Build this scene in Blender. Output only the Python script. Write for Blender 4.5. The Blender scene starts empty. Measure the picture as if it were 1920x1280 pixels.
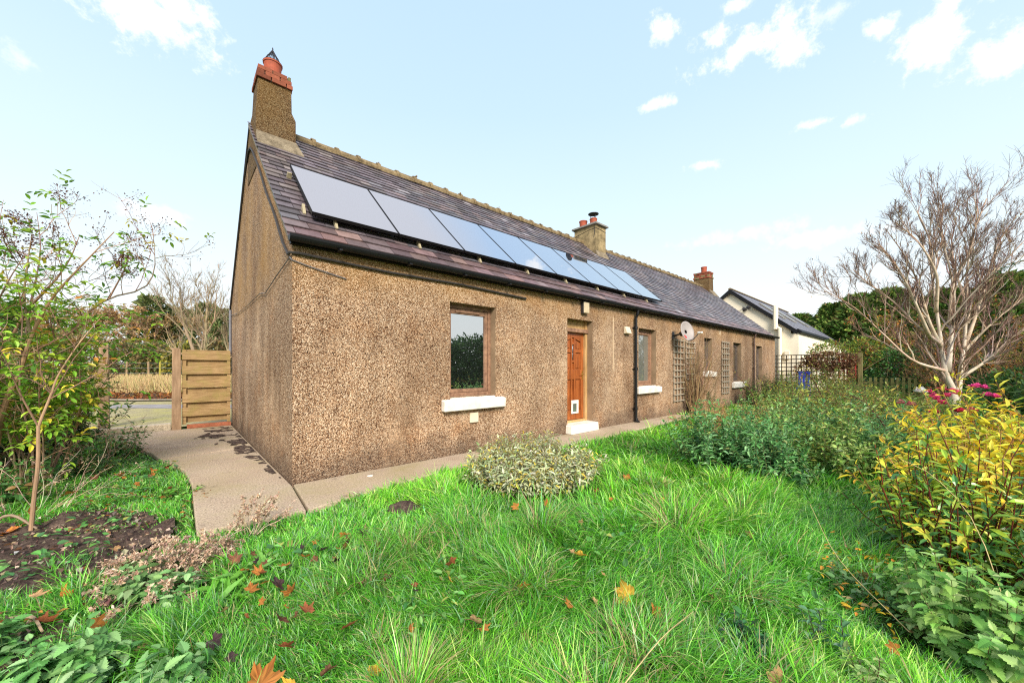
import bpy, math
import numpy as np

RNG = np.random.default_rng(11)
SC = bpy.context.scene
COL = SC.collection
PI = math.pi
R = math.radians
UP = np.array([0, 0, 1.0])

# ------------------------------------------------------------------ helpers
def nrm(v):
    v = np.asarray(v, float)
    return v / np.maximum(np.linalg.norm(v, axis=-1, keepdims=True), 1e-9)

def uni(a, b, n=None):
    return RNG.uniform(a, b, n)

def vnoise(x, y, s=1.0, seed=0):
    """smooth value noise in 0..1"""
    x = np.asarray(x, float) * s; y = np.asarray(y, float) * s
    xi = np.floor(x).astype(np.int64); yi = np.floor(y).astype(np.int64)
    fx = x - xi; fy = y - yi
    fx = fx * fx * (3 - 2 * fx); fy = fy * fy * (3 - 2 * fy)
    def h(a, b):
        n = (a * 374761393 + b * 668265263 + seed * 974634777) & 0xffffffff
        n = ((n ^ (n >> 13)) * 1274126177) & 0xffffffff
        return ((n ^ (n >> 16)) & 0xffff) / 65535.0
    return (h(xi, yi) * (1 - fx) + h(xi + 1, yi) * fx) * (1 - fy) + (h(xi, yi + 1) * (1 - fx) + h(xi + 1, yi + 1) * fx) * fy

ORG = {}

class MB:
    """collects geometry in world coordinates; build() links ONE mesh object"""
    def __init__(s):
        s.V = []; s.F = []; s.T = []; s.n = 0; s.tinted = False
    def add(s, V, F, t=None):
        V = np.asarray(V, float).reshape(-1, 3)
        if not isinstance(F, list): F = [F]
        elif not isinstance(F[0], np.ndarray): F = [np.array(F)]
        for f in F:
            f = np.asarray(f, np.int64)
            if f.ndim == 1: f = f[None]
            if f.size: s.F.append(f + s.n)
        if t is None: t = np.ones((len(V), 3)) * .5
        else:
            s.tinted = True
            t = np.asarray(t, float)
            if t.ndim == 1: t = np.tile(t, (len(V), 1))
        s.V.append(V); s.T.append(t); s.n += len(V)
        return s
    def hexa(s, P, t=None):
        """8 points: bottom ring of four, top ring of four"""
        return s.add(P, np.array([[3, 2, 1, 0], [4, 5, 6, 7], [0, 1, 5, 4], [1, 2, 6, 5], [2, 3, 7, 6], [3, 0, 4, 7]]), t)
    def box(s, x0, x1, y0, y1, z0, z1, t=None):
        return s.hexa([(x0, y0, z0), (x1, y0, z0), (x1, y1, z0), (x0, y1, z0), (x0, y0, z1), (x1, y0, z1), (x1, y1, z1), (x0, y1, z1)], t)
    def obox(s, c, ax, ay, az, t=None):
        c, ax, ay, az = [np.asarray(v, float) for v in (c, ax, ay, az)]
        q = [(-1, -1), (1, -1), (1, 1), (-1, 1)]
        return s.hexa([c + i * ax + j * ay - az for i, j in q] + [c + i * ax + j * ay + az for i, j in q], t)
    def bar(s, a, b, w, h, t=None, up=(0, 0, 1)):
        a = np.asarray(a, float); b = np.asarray(b, float)
        d = nrm(b - a); x = np.cross(d, up)
        if np.linalg.norm(x) < 1e-3: x = np.cross(d, (1, 0, 0))
        x = nrm(x); z = np.cross(x, d)
        return s.obox((a + b) / 2, x * w / 2, (b - a) / 2, z * h / 2, t)
    def tubes(s, P, Rd, k=5, t=None, cap=True):
        P = np.asarray(P, float); Rd = np.asarray(Rd, float)
        if P.ndim == 2: P = P[None]; Rd = np.broadcast_to(Rd, (1, P.shape[1]))
        m, n, _ = P.shape
        Rd = np.broadcast_to(Rd, (m, n))
        T = np.empty_like(P); T[:, 1:-1] = P[:, 2:] - P[:, :-2]; T[:, 0] = P[:, 1] - P[:, 0]; T[:, -1] = P[:, -1] - P[:, -2]
        T = nrm(T)
        D = nrm(P[:, -1] - P[:, 0] + 1e-6)
        ref = np.where(np.abs(D[:, 2:3]) < .8, np.array([0, 0, 1.0]), np.array([1.0, 0, 0]))[:, None, :]
        u = nrm(np.cross(T, ref)); v = np.cross(T, u)
        a = np.arange(k) * 2 * PI / k
        ring = P[:, :, None, :] + Rd[:, :, None, None] * (np.cos(a)[None, None, :, None] * u[:, :, None, :] + np.sin(a)[None, None, :, None] * v[:, :, None, :])
        V = ring.reshape(-1, 3)
        idx = np.arange(m * n * k).reshape(m, n, k)
        j = np.roll(np.arange(k), -1)
        F = [np.stack([idx[:, :-1, :], idx[:, :-1, j], idx[:, 1:, j], idx[:, 1:, :]], -1).reshape(-1, 4)]
        if cap and k > 3:
            F.append(idx[:, 0, ::-1].reshape(-1, k)); F.append(idx[:, -1, :].reshape(-1, k))
        if t is not None:
            t = np.asarray(t, float)
            if t.ndim == 2: t = np.repeat(t, n * k, axis=0)
        return s.add(V, F, t)
    def lathe(s, prof, c=(0, 0, 0), k=20, t=None, axis=(0, 0, 1)):
        prof = np.asarray(prof, float); c = np.asarray(c, float)
        az = nrm(axis); ref = (0, 0, 1) if abs(az[2]) < .9 else (1, 0, 0)
        u = nrm(np.cross(ref, az)); v = np.cross(az, u)
        a = np.arange(k) * 2 * PI / k
        V = (c + prof[:, None, 1:2] * az + prof[:, None, 0:1] * (np.cos(a)[None, :, None] * u + np.sin(a)[None, :, None] * v)).reshape(-1, 3)
        n = len(prof); idx = np.arange(n * k).reshape(n, k); j = np.roll(np.arange(k), -1)
        F = [np.stack([idx[:-1], idx[:-1, j], idx[1:, j], idx[1:]], -1).reshape(-1, 4), idx[0, ::-1].reshape(1, k), idx[-1].reshape(1, k)]
        return s.add(V, F, t)
    def prism(s, poly, d, t=None):
        """extrude a planar polygon (n,3) by vector d"""
        p = np.asarray(poly, float); n = len(p); i = np.arange(n); j = np.roll(i, -1)
        return s.add(np.vstack([p, p + np.asarray(d, float)]), [i[None, ::-1], (i + n)[None], np.stack([i, j, j + n, i + n], -1)], t)
    def build(s, name, mat, parent=None, smooth=False, bevel=0, label=None, kind=None, cat=None, group=None, loc=None):
        V = np.concatenate(s.V); T = np.concatenate(s.T)
        if loc is None: loc = (0, 0, 0)
        root = ORG.get(parent.name, np.zeros(3)) if parent else np.asarray(loc, float)
        V = V - root
        me = bpy.data.meshes.new(name)
        nl = sum(f.size for f in s.F); nf = sum(len(f) for f in s.F)
        me.vertices.add(len(V)); me.loops.add(nl); me.polygons.add(nf)
        me.vertices.foreach_set('co', V.ravel().astype(np.float32))
        me.loops.foreach_set('vertex_index', np.concatenate([f.ravel() for f in s.F]).astype(np.int32))
        tot = np.concatenate([np.full(len(f), f.shape[1]) for f in s.F])
        me.polygons.foreach_set('loop_start', np.concatenate([[0], np.cumsum(tot)[:-1]]).astype(np.int32))
        me.update(calc_edges=True)
        me.polygons.foreach_set('use_smooth', np.full(nf, bool(smooth)))
        if s.tinted:
            at = me.attributes.new('tint', 'FLOAT_COLOR', 'POINT')
            at.data.foreach_set('color', np.hstack([T, np.ones((len(T), 1))]).ravel().astype(np.float32))
        me.validate()
        me.materials.append(mat)
        o = bpy.data.objects.new(name, me); COL.objects.link(o)
        if parent: o.parent = parent; ORG[o.name] = root
        else: o.location = loc; ORG[o.name] = root
        if bevel:
            b = o.modifiers.new('bevel', 'BEVEL'); b.width = bevel; b.segments = 2; b.limit_method = 'ANGLE'
        tag(o, label, cat, group, kind)
        return o

def tag(o, label=None, cat=None, group=None, kind=None):
    if label: o['label'] = label
    if cat: o['category'] = cat
    if group: o['group'] = group
    if kind: o['kind'] = kind
    return o

def thing(name, label, cat, loc=(0, 0, 0), group=None):
    o = bpy.data.objects.new(name, None); COL.objects.link(o)
    o.location = loc; o.empty_display_size = .1
    ORG[o.name] = np.asarray(loc, float)
    return tag(o, label, cat, group)

def dup(root, loc, rz=0, sc=1, label=None):
    r = root.copy(); COL.objects.link(r)
    r.location = loc; r.rotation_euler = (0, 0, rz)
    r.scale = (sc, sc, sc) if np.isscalar(sc) else sc
    if label: r['label'] = label
    for ch in list(root.children):
        c = ch.copy(); COL.objects.link(c); c.parent = r
        for g in ch.children:
            d = g.copy(); COL.objects.link(d); d.parent = c
    return r

# ------------------------------------------------------------------ materials
def newmat(name):
    m = bpy.data.materials.new(name); m.use_nodes = True
    nt = m.node_tree; nt.nodes.clear()
    out = nt.nodes.new('ShaderNodeOutputMaterial')
    return m, nt, out

def N(nt, typ, **kw):
    n = nt.nodes.new(typ)
    for k, v in kw.items():
        if k in n.inputs.keys(): n.inputs[k].default_value = v
        else: setattr(n, k, v)
    return n

def L(nt, a, b): nt.links.new(a, b)

def ramp(nt, fac, stops, interp='LINEAR'):
    r = nt.nodes.new('ShaderNodeValToRGB'); r.color_ramp.interpolation = interp
    e = r.color_ramp.elements
    while len(e) > 1: e.remove(e[-1])
    e[0].position = stops[0][0]; e[0].color = (*stops[0][1], 1) if len(stops[0][1]) == 3 else stops[0][1]
    for p, c in stops[1:]:
        x = e.new(p); x.color = (*c, 1)
    L(nt, fac, r.inputs[0]); return r.outputs[0]

def g3(v): return (v, v, v)

def mixc(nt, fac, a, b, mode='MIX'):
    m = nt.nodes.new('ShaderNodeMix'); m.data_type = 'RGBA'; m.blend_type = mode
    for sock, v in ((m.inputs[0], fac), (m.inputs[6], a), (m.inputs[7], b)):
        if isinstance(v, (int, float)): sock.default_value = v
        elif isinstance(v, tuple): sock.default_value = (*v, 1) if len(v) == 3 else v
        else: L(nt, v, sock)
    return m.outputs[2]

def math_(nt, op, a, b=0.0, c=None):
    m = nt.nodes.new('ShaderNodeMath'); m.operation = op
    for i, v in enumerate((a, b) if c is None else (a, b, c)):
        if isinstance(v, (int, float)): m.inputs[i].default_value = v
        else: L(nt, v, m.inputs[i])
    return m.outputs[0]

def noise(nt, vec, scale, detail=4, rough=.55, out='Fac'):
    n = N(nt, 'ShaderNodeTexNoise', Scale=scale, Detail=detail, Roughness=rough)
    if vec is not None: L(nt, vec, n.inputs['Vector'])
    return n.outputs[out]

def coords(nt, scale=(1, 1, 1)):
    tc = nt.nodes.new('ShaderNodeNewGeometry')
    if scale == (1, 1, 1): return tc.outputs['Position']
    mp = nt.nodes.new('ShaderNodeMapping'); mp.inputs['Scale'].default_value = scale
    L(nt, tc.outputs['Position'], mp.inputs['Vector']); return mp.outputs[0]

def ocoords(nt, scale=(1, 1, 1)):
    tc = nt.nodes.new('ShaderNodeTexCoord')
    mp = nt.nodes.new('ShaderNodeMapping'); mp.inputs['Scale'].default_value = scale
    L(nt, tc.outputs['Object'], mp.inputs['Vector']); return mp.outputs[0]

def bsdf(nt, out, color, rough=.7, spec=.3, bump=None, bstr=.3, bdist=.01, metal=0):
    p = nt.nodes.new('ShaderNodeBsdfPrincipled')
    if isinstance(color, tuple): p.inputs['Base Color'].default_value = (*color, 1)
    else: L(nt, color, p.inputs['Base Color'])
    if isinstance(rough, (int, float)): p.inputs['Roughness'].default_value = rough
    else: L(nt, rough, p.inputs['Roughness'])
    p.inputs['Specular IOR Level'].default_value = spec
    p.inputs['Metallic'].default_value = metal
    if bump is not None:
        b = N(nt, 'ShaderNodeBump', Strength=bstr, Distance=bdist)
        L(nt, bump, b.inputs['Height']); L(nt, b.outputs[0], p.inputs['Normal'])
    L(nt, p.outputs[0], out.inputs[0])
    return p

def plain(name, col, rough=.6, spec=.3, var=.25, scale=8, metal=0, bstr=.15):
    """one-colour surface with mottled tone and faint relief"""
    m, nt, out = newmat(name)
    v = ocoords(nt)
    n1 = noise(nt, v, scale, 5)
    c = ramp(nt, n1, [(.25, tuple(x * (1 - var) for x in col)), (.75, tuple(min(x * (1 + var), 1) for x in col))])
    n2 = noise(nt, v, scale * 9, 3)
    bsdf(nt, out, c, rough, spec, n2, bstr, .004, metal)
    return m

def leafmat(name, trans=.3, rough=.45, spec=.35):
    m, nt, out = newmat(name)
    a = N(nt, 'ShaderNodeAttribute', attribute_name='tint')
    p = N(nt, 'ShaderNodeBsdfPrincipled', Roughness=rough)
    p.inputs['Specular IOR Level'].default_value = spec
    L(nt, a.outputs['Color'], p.inputs['Base Color'])
    tr = nt.nodes.new('ShaderNodeBsdfTranslucent'); L(nt, a.outputs['Color'], tr.inputs[0])
    mx = N(nt, 'ShaderNodeMixShader'); mx.inputs[0].default_value = trans
    L(nt, p.outputs[0], mx.inputs[1]); L(nt, tr.outputs[0], mx.inputs[2]); L(nt, mx.outputs[0], out.inputs[0])
    return m

def tintmat(name, rough=.7, spec=.25, var=.35, scale=14, bstr=.3, stretch=(1, 1, 1)):
    """per-piece colour from the tint attribute, mottled"""
    m, nt, out = newmat(name)
    a = N(nt, 'ShaderNodeAttribute', attribute_name='tint')
    v = ocoords(nt, stretch)
    n1 = noise(nt, v, scale, 5)
    f = ramp(nt, n1, [(.25, g3(1 - var)), (.75, g3(1 + var * .6))])
    c = mixc(nt, 1.0, a.outputs['Color'], f, 'MULTIPLY')
    n2 = noise(nt, v, scale * 6, 4)
    bsdf(nt, out, c, rough, spec, n2, bstr, .004)
    return m

def wood(name, a, b, axis_scale=(1, 1, 12), rough=.6, moss=None, spec=.3):
    m, nt, out = newmat(name)
    v = ocoords(nt, axis_scale)
    n1 = noise(nt, v, 3.0, 6, .65)
    c = ramp(nt, n1, [(.3, a), (.7, b)])
    n0 = noise(nt, ocoords(nt), 2.2, 5)
    c = mixc(nt, 1.0, c, ramp(nt, n0, [(.3, g3(.72)), (.7, g3(1.12))]), 'MULTIPLY')
    if moss:
        n3 = noise(nt, ocoords(nt), 3.4, 6, .7)
        c = mixc(nt, ramp(nt, n3, [(.48, g3(0)), (.68, g3(.75))]), c, moss)
    bsdf(nt, out, c, rough, spec, n1, .25, .004)
    return m

def pebbledash(name, tint=(1, 1, 1)):
    m, nt, out = newmat(name)
    v = coords(nt)
    vo = N(nt, 'ShaderNodeTexVoronoi', Scale=118.0); L(nt, v, vo.inputs['Vector'])
    sep = nt.nodes.new('ShaderNodeSeparateColor'); L(nt, vo.outputs['Color'], sep.inputs[0])
    stone = ramp(nt, sep.outputs[0], [(0, (.03, .015, .009)), (.18, (.11, .053, .027)), (.36, (.26, .134, .069)), (.55, (.42, .242, .131)), (.75, (.64, .43, .268)), (1, (.88, .70, .51))])
    gap_shade = ramp(nt, vo.outputs['Distance'], [(.35, g3(1)), (.75, g3(.62))])  # crevice shading between the stones painted into the mortar colour
    c = mixc(nt, 1.0, stone, gap_shade, 'MULTIPLY')
    # weathering: damp rising from the foot, runs under the eaves, pale worn patches, ochre lichen
    geo = nt.nodes.new('ShaderNodeSeparateXYZ'); L(nt, v, geo.inputs[0])
    big = noise(nt, v, .9, 6, .6)
    stre = noise(nt, coords(nt, (1, 1, .22)), 2.6, 5, .6)
    tone = ramp(nt, big, [(.28, (.72, .68, .66)), (.5, g3(1.06)), (.72, (1.42, 1.40, 1.38))])
    c = mixc(nt, 1.0, c, tone, 'MULTIPLY')
    tone2 = ramp(nt, stre, [(.3, (.86, .84, .82)), (.55, g3(1)), (.75, (1.18, 1.15, 1.1))])
    c = mixc(nt, 1.0, c, tone2, 'MULTIPLY')
    rust = noise(nt, v, 1.35, 7, .7)
    c = mixc(nt, ramp(nt, rust, [(.54, g3(0)), (.70, g3(.55))]), c, mixc(nt, 1.0, c, (1.0, .76, .54), 'MULTIPLY'))
    pale = noise(nt, coords(nt, (1, 1, .6)), 1.25, 8, .72)
    c = mixc(nt, ramp(nt, pale, [(.53, g3(0)), (.66, g3(.6))]), c, mixc(nt, .42, c, (.84, .62, .42)))
    damp = noise(nt, coords(nt, (1, 1, .45)), 1.1, 7, .7)
    c = mixc(nt, ramp(nt, damp, [(.50, g3(0)), (.68, g3(.75))]), c, mixc(nt, 1.0, c, (.66, .58, .51), 'MULTIPLY'))
    zz = math_(nt, 'ADD', geo.outputs[2], math_(nt, 'MULTIPLY', noise(nt, v, 1.7, 6, .65), -1.15))
    foot = ramp(nt, math_(nt, 'ADD', zz, .50), [(.0, g3(1)), (.30, g3(0))])
    c = mixc(nt, foot, c, mixc(nt, .5, c, (.05, .04, .034)))
    top = math_(nt, 'MULTIPLY', ramp(nt, math_(nt, 'MULTIPLY', geo.outputs[2], 1 / 3.2), [(.70, g3(0)), (.9, g3(1))]), ramp(nt, big, [(.38, g3(.1)), (.62, g3(.8))]))
    c = mixc(nt, top, c, mixc(nt, .7, c, (.36, .19, .045)))
    if tint != (1, 1, 1): c = mixc(nt, 1.0, c, tint, 'MULTIPLY')
    h = math_(nt, 'SUBTRACT', 1.0, vo.outputs['Distance'])
    bsdf(nt, out, c, .85, .2, h, .7, .012)
    return m

def concrete(name, a, b, green, sp=60):
    m, nt, out = newmat(name)
    v = coords(nt)
    n1 = noise(nt, v, 2.2, 7, .62)
    c = ramp(nt, n1, [(.28, a), (.72, b)])
    n2 = noise(nt, v, sp, 3, .6)
    c = mixc(nt, 1.0, c, ramp(nt, n2, [(.32, g3(.45)), (.5, g3(1.0)), (.7, g3(1.35))]), 'MULTIPLY')
    n3 = noise(nt, v, 1.1, 8, .75)
    c = mixc(nt, ramp(nt, n3, [(.45, g3(0)), (.66, g3(.7))]), c, green)
    n4 = noise(nt, v, 3.1, 8, .8)
    c = mixc(nt, ramp(nt, n4, [(.57, g3(0)), (.68, g3(.55))]), c, tuple(x * .3 for x in a))
    bsdf(nt, out, c, .85, .2, n2, .4, .006)
    return m

def stonework(name, a, b, dark, sc=5.0):
    m, nt, out = newmat(name)
    v = coords(nt)
    n1 = noise(nt, v, sc, 7, .7)
    c = ramp(nt, n1, [(.28, dark), (.42, a), (.6, b), (.75, tuple(x * 1.25 for x in b))])
    n2 = noise(nt, v, 70, 3)
    c = mixc(nt, 1.0, c, ramp(nt, n2, [(.3, g3(.6)), (.7, g3(1.25))]), 'MULTIPLY')
    bsdf(nt, out, c, .9, .15, n2, .6, .01)
    return m

def glassmat(name, base, refl):
    m, nt, out = newmat(name)
    p = N(nt, 'ShaderNodeBsdfPrincipled', Roughness=.25); p.inputs['Base Color'].default_value = (*base, 1)
    gl = N(nt, 'ShaderNodeBsdfGlossy', Roughness=.012); gl.inputs['Color'].default_value = (.95, .95, .95, 1)
    mx = N(nt, 'ShaderNodeMixShader'); mx.inputs[0].default_value = refl
    L(nt, p.outputs[0], mx.inputs[1]); L(nt, gl.outputs[0], mx.inputs[2]); L(nt, mx.outputs[0], out.inputs[0])
    return m

M = {}
M['peb'] = pebbledash('pebbledash')
M['mosspeb'] = pebbledash('mossy_pebbledash', (.44, .44, .36))
M['leaf'] = leafmat('leaf_surface')
M['gloss_leaf'] = leafmat('glossy_leaf_surface', .22, .3, .5)
M['grass'] = leafmat('grass_blade', .3, .36, .5)
M['bark'] = tintmat('bark', .85, .15, .4, 9, .5, (1, 1, .35))
M['needle'] = leafmat('needle_surface', .12, .6, .2)
M['slate'] = tintmat('slate', .42, .5, .35, 7, .35)
M['lichen_tile'] = stonework('lichened_ridge', (.16, .115, .06), (.27, .20, .11), (.05, .035, .03), 7)
M['chim'] = stonework('weathered_chimney', (.21, .16, .085), (.40, .30, .16), (.07, .055, .035), 3.2)
M['mortar'] = stonework('mortar_flashing', (.19, .15, .10), (.29, .235, .16), (.09, .075, .045), 6)
M['brick'] = tintmat('red_brick', .85, .2, .3, 22, .5)
M['terra'] = plain('terracotta', (.36, .085, .045), .7, .25, .3, 9)
M['black'] = plain('black_plastic', (.008, .008, .009), .5, .3, .3, 6)
M['dkmetal'] = plain('dark_metal', (.03, .028, .03), .45, .5, .3, 9)
M['dark_cable'] = plain('dark_cable', (.04, .035, .033), .6, .3, .2, 9)
M['grey_cable'] = plain('grey_cable', (.16, .16, .18), .5, .4, .2, 9)
M['white'] = plain('white_paint', (.76, .71, .63), .6, .3, .22, 7, 0, .5)
M['cream'] = plain('cream_render', (.90, .80, .62), .85, .2, .04, 1.6, 0, .02)
M['creamp'] = plain('cream_plastic', (.70, .60, .44), .45, .4, .1, 6)
M['lamp'] = plain('ribbed_diffuser', (.62, .52, .36), .35, .5, .15, 10)
M['render_rev'] = plain('smooth_reveal', (.27, .185, .115), .85, .2, .3, 3)
M['frame_wood'] = wood('weathered_frame', (.17, .085, .055), (.40, .23, .14), (5, 5, 5))
M['door_wood'] = wood('varnished_door', (.20, .048, .012), (.50, .145, .036), (9, 9, .8), .35, None, .5)
M['pale_wood'] = wood('raw_timber', (.42, .24, .09), (.66, .42, .19), (5, 5, 1))
M['gate_wood'] = wood('treated_timber', (.24, .14, .055), (.46, .31, .15), (1.2, 9, 9), .75, (.27, .22, .06))
M['post_wood'] = wood('weathered_post', (.24, .15, .085), (.42, .28, .17), (7, 7, .8), .8)
M['trellis'] = wood('grey_trellis', (.33, .27, .20), (.50, .43, .33), (4, 4, 4), .8)
M['dark_trellis'] = wood('dark_trellis', (.045, .032, .02), (.11, .08, .05), (4, 4, 4), .8)
M['grey_frame'] = wood('grey_frame', (.10, .075, .06), (.20, .15, .12), (5, 5, 5))
M['brass'] = plain('brass', (.62, .40, .12), .3, .5, .15, 8, .9)
M['pane'] = glassmat('window_pane', (.015, .018, .016), .62)
M['pane2'] = glassmat('curtained_pane', (.16, .17, .15), .36)
M['pv'] = glassmat('panel_glass', (.014, .014, .022), .72)
M['path'] = concrete('path_concrete', (.38, .285, .205), (.57, .46, .35), (.28, .23, .10))
M['step'] = concrete('pale_step', (.46, .38, .27), (.60, .51, .38), (.36, .28, .16))
M['moss_drive'] = concrete('mossy_drive', (.27, .23, .13), (.42, .36, .21), (.36, .34, .05), 30)
M['dish'] = plain('dish_grey', (.33, .29, .27), .5, .35, .12, 5)
M['red'] = plain('faded_red', (.50, .06, .05), .6, .3, .2, 12)
M['blue'] = plain('blue_plastic', (.02, .045, .42), .4, .5, .2, 6)
M['stone'] = plain('grey_stone', (.22, .21, .19), .85, .2, .3, 12)
M['bloom'] = leafmat('petal', .3, .6, .2)
M['straw'] = leafmat('dry_leaf', .25, .7, .15)

def soilmat():
    m, nt, out = newmat('soil')
    v = coords(nt)
    n1 = noise(nt, v, 7, 8, .7)
    c = ramp(nt, n1, [(.3, (.030, .020, .018)), (.46, (.085, .056, .046)), (.60, (.17, .118, .09)), (.74, (.38, .29, .21))])
    n2 = noise(nt, v, 45, 5, .7)
    c = mixc(nt, 1.0, c, ramp(nt, n2, [(.3, g3(.45)), (.6, g3(1.1)), (.75, g3(1.9))]), 'MULTIPLY')
    bsdf(nt, out, c, .9, .2, n2, 1.0, .03)
    return m
M['soil'] = soilmat()

def turfmat():
    m, nt, out = newmat('turf')
    v = coords(nt)
    n1 = noise(nt, v, .5, 6, .6)
    c = ramp(nt, n1, [(.3, (.030, .055, .012)), (.7, (.055, .10, .02))])
    n2 = noise(nt, v, 26, 5, .7)
    c = mixc(nt, 1.0, c, ramp(nt, n2, [(.3, g3(.4)), (.7, g3(1.4))]), 'MULTIPLY')
    bsdf(nt, out, c, .9, .1, n2, .8, .03)
    return m
M['turf'] = turfmat()

def fieldmat():
    m, nt, out = newmat('field_grass')
    v = coords(nt)
    n1 = noise(nt, v, .7, 7, .65)
    c = ramp(nt, n1, [(.3, (.14, .20, .03)), (.55, (.22, .28, .05)), (.75, (.34, .31, .10))])
    n2 = noise(nt, v, 9, 5, .7)
    c = mixc(nt, 1.0, c, ramp(nt, n2, [(.3, g3(.6)), (.7, g3(1.25))]), 'MULTIPLY')
    bsdf(nt, out, c, .9, .1, n2, .6, .05)
    return m
M['field'] = fieldmat()

# ------------------------------------------------------------------ camera, sun, sky
CAM = np.array([-1.043, -5.106, 1.4])
FW = np.array([.6698, .7425, 0]); RT = np.array([.7425, -.6698, 0])
cam_d = bpy.data.cameras.new('camera'); cam = bpy.data.objects.new('camera', cam_d); COL.objects.link(cam)
cam.location = CAM
cam.rotation_euler = (R(90), 0, -math.atan2(FW[0], FW[1]))
cam_d.sensor_width = 36; cam_d.lens = 699 / 1920 * 36; cam_d.shift_y = 50 / 1920
cam_d.clip_start = .05; cam_d.clip_end = 2000
SC.camera = cam

SUN = nrm(np.array([-.40, -.73, .55]))
sd = bpy.data.lights.new('sun', 'SUN'); sd.energy = 3.3; sd.angle = R(20); sd.color = (1, .92, .80)
so = bpy.data.objects.new('sun', sd); COL.objects.link(so)
so.rotation_euler = (math.acos(SUN[2]), 0, math.atan2(SUN[0], -SUN[1]))
so.location = (0, 0, 20)

def make_sky():
    w = bpy.data.worlds.new('World'); SC.world = w; w.use_nodes = True
    nt = w.node_tree; nt.nodes.clear()
    out = nt.nodes.new('ShaderNodeOutputWorld')
    sky = nt.nodes.new('ShaderNodeTexSky'); sky.sky_type = 'NISHITA'; sky.sun_disc = False
    sky.sun_elevation = math.asin(SUN[2]); sky.sun_rotation = math.atan2(SUN[0], SUN[1])
    sky.air_density = 1.0; sky.dust_density = 2.0; sky.ozone_density = 1.0
    tc = nt.nodes.new('ShaderNodeTexCoord'); d = tc.outputs['Generated']
    sp = nt.nodes.new('ShaderNodeSeparateXYZ'); L(nt, d, sp.inputs[0])
    # thin high veil: pale cyan higher up, whiter towards the horizon
    veil = ramp(nt, sp.outputs[2], [(0.0, (6.2, 6.3, 6.3)), (.14, (5.9, 6.3, 6.4)), (.32, (4.85, 5.95, 6.6)), (.56, (3.8, 5.1, 6.6)), (.70, (3.5, 4.8, 6.6)), (.78, (4.8, 5.0, 5.6)), (1, (5.2, 5.2, 5.6))])  # unseen zenith whitened to brighten the solar panel reflections
    base = mixc(nt, .92, sky.outputs[0], veil)
    wob = noise(nt, d, 7.5, 9, .66)
    fine = noise(nt, d, 34, 8, .68)
    wobble = math_(nt, 'ADD', math_(nt, 'MULTIPLY', math_(nt, 'SUBTRACT', wob, .5), 4.2), math_(nt, 'MULTIPLY', math_(nt, 'SUBTRACT', fine, .5), 3.4))
    clouds = [  # direction (east, north, up) , half width, half height, strength
        (-0.049, 0.823, 0.567, 0.130, 0.045, 1.00),
        (0.000, 0.813, 0.583, 0.063, 0.034, 1.00),
        (0.783, 0.204, 0.588, 0.107, 0.032, 1.00),
        (0.809, 0.169, 0.563, 0.045, 0.026, 1.00),
        (0.747, 0.259, 0.612, 0.052, 0.019, 1.00),
        (0.857, -0.011, 0.514, 0.051, 0.044, 1.00),
        (0.846, -0.021, 0.532, 0.029, 0.033, 1.00),
        (0.889, -0.084, 0.450, 0.060, 0.042, 1.00),
        (0.689, 0.333, 0.644, 0.038, 0.028, 0.85),
        (0.834, 0.048, 0.549, 0.027, 0.021, 0.90),
        (0.803, 0.106, 0.587, 0.042, 0.015, 0.50),
        (0.736, 0.220, 0.640, 0.037, 0.014, 0.80),
        (0.744, 0.379, 0.550, 0.040, 0.011, 0.70),
        (0.881, 0.136, 0.454, 0.047, 0.010, 0.80),
        (0.894, 0.088, 0.440, 0.020, 0.011, 0.70),
        (0.844, 0.317, 0.434, 0.048, 0.012, 0.75),
        (-0.169, 0.878, 0.447, 0.045, 0.029, 0.45),
        (-0.022, 0.958, 0.287, 0.073, 0.021, 0.50),
        (0.918, 0.269, 0.291, 0.196, 0.022, 0.40),
        (0.957, 0.123, 0.262, 0.132, 0.022, 0.50),
        (0.960, 0.240, 0.141, 0.247, 0.031, 0.35),
    ]
    tot = None
    for (cx, cy, cz, rw, rh, st) in clouds:
        sub = N(nt, 'ShaderNodeVectorMath', operation='SUBTRACT'); L(nt, d, sub.inputs[0]); sub.inputs[1].default_value = (cx, cy, cz)
        mul = N(nt, 'ShaderNodeVectorMath', operation='MULTIPLY'); L(nt, sub.outputs[0], mul.inputs[0]); mul.inputs[1].default_value = (1.15 / rw, 1.15 / rw, 1.1 / rh)
        ln = N(nt, 'ShaderNodeVectorMath', operation='LENGTH'); L(nt, mul.outputs[0], ln.inputs[0])
        v = math_(nt, 'SUBTRACT', 1.0, ln.outputs['Value'])
        v = math_(nt, 'ADD', v, math_(nt, 'MULTIPLY', wobble, .8))
        mr = N(nt, 'ShaderNodeMapRange', interpolation_type='SMOOTHSTEP')
        L(nt, v, mr.inputs[0]); mr.inputs[1].default_value = 0.0; mr.inputs[2].default_value = 1.0; mr.inputs[4].default_value = st
        tot = mr.outputs[0] if tot is None else math_(nt, 'MAXIMUM', tot, mr.outputs[0])
    c = mixc(nt, tot, base, (6.9, 6.95, 7.0))
    bg = N(nt, 'ShaderNodeBackground', Strength=.105)
    L(nt, c, bg.inputs[0]); L(nt, bg.outputs[0], out.inputs[0])
    w['kind'] = 'structure'

vs = SC.view_settings
vs.view_transform = 'Standard'; vs.look = 'None'; vs.gamma = 1.0; vs.use_curve_mapping = False; vs.exposure = .8
cy = SC.cycles
cy.max_bounces = 6; cy.diffuse_bounces = 3; cy.glossy_bounces = 3; cy.transmission_bounces = 3; cy.transparent_max_bounces = 4
cy.use_denoising = False
cy.filter_width = 1.15
make_sky()
M['hook'] = plain('dull_hook', (.38, .32, .20), .5, .4, .3, 12)

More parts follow.
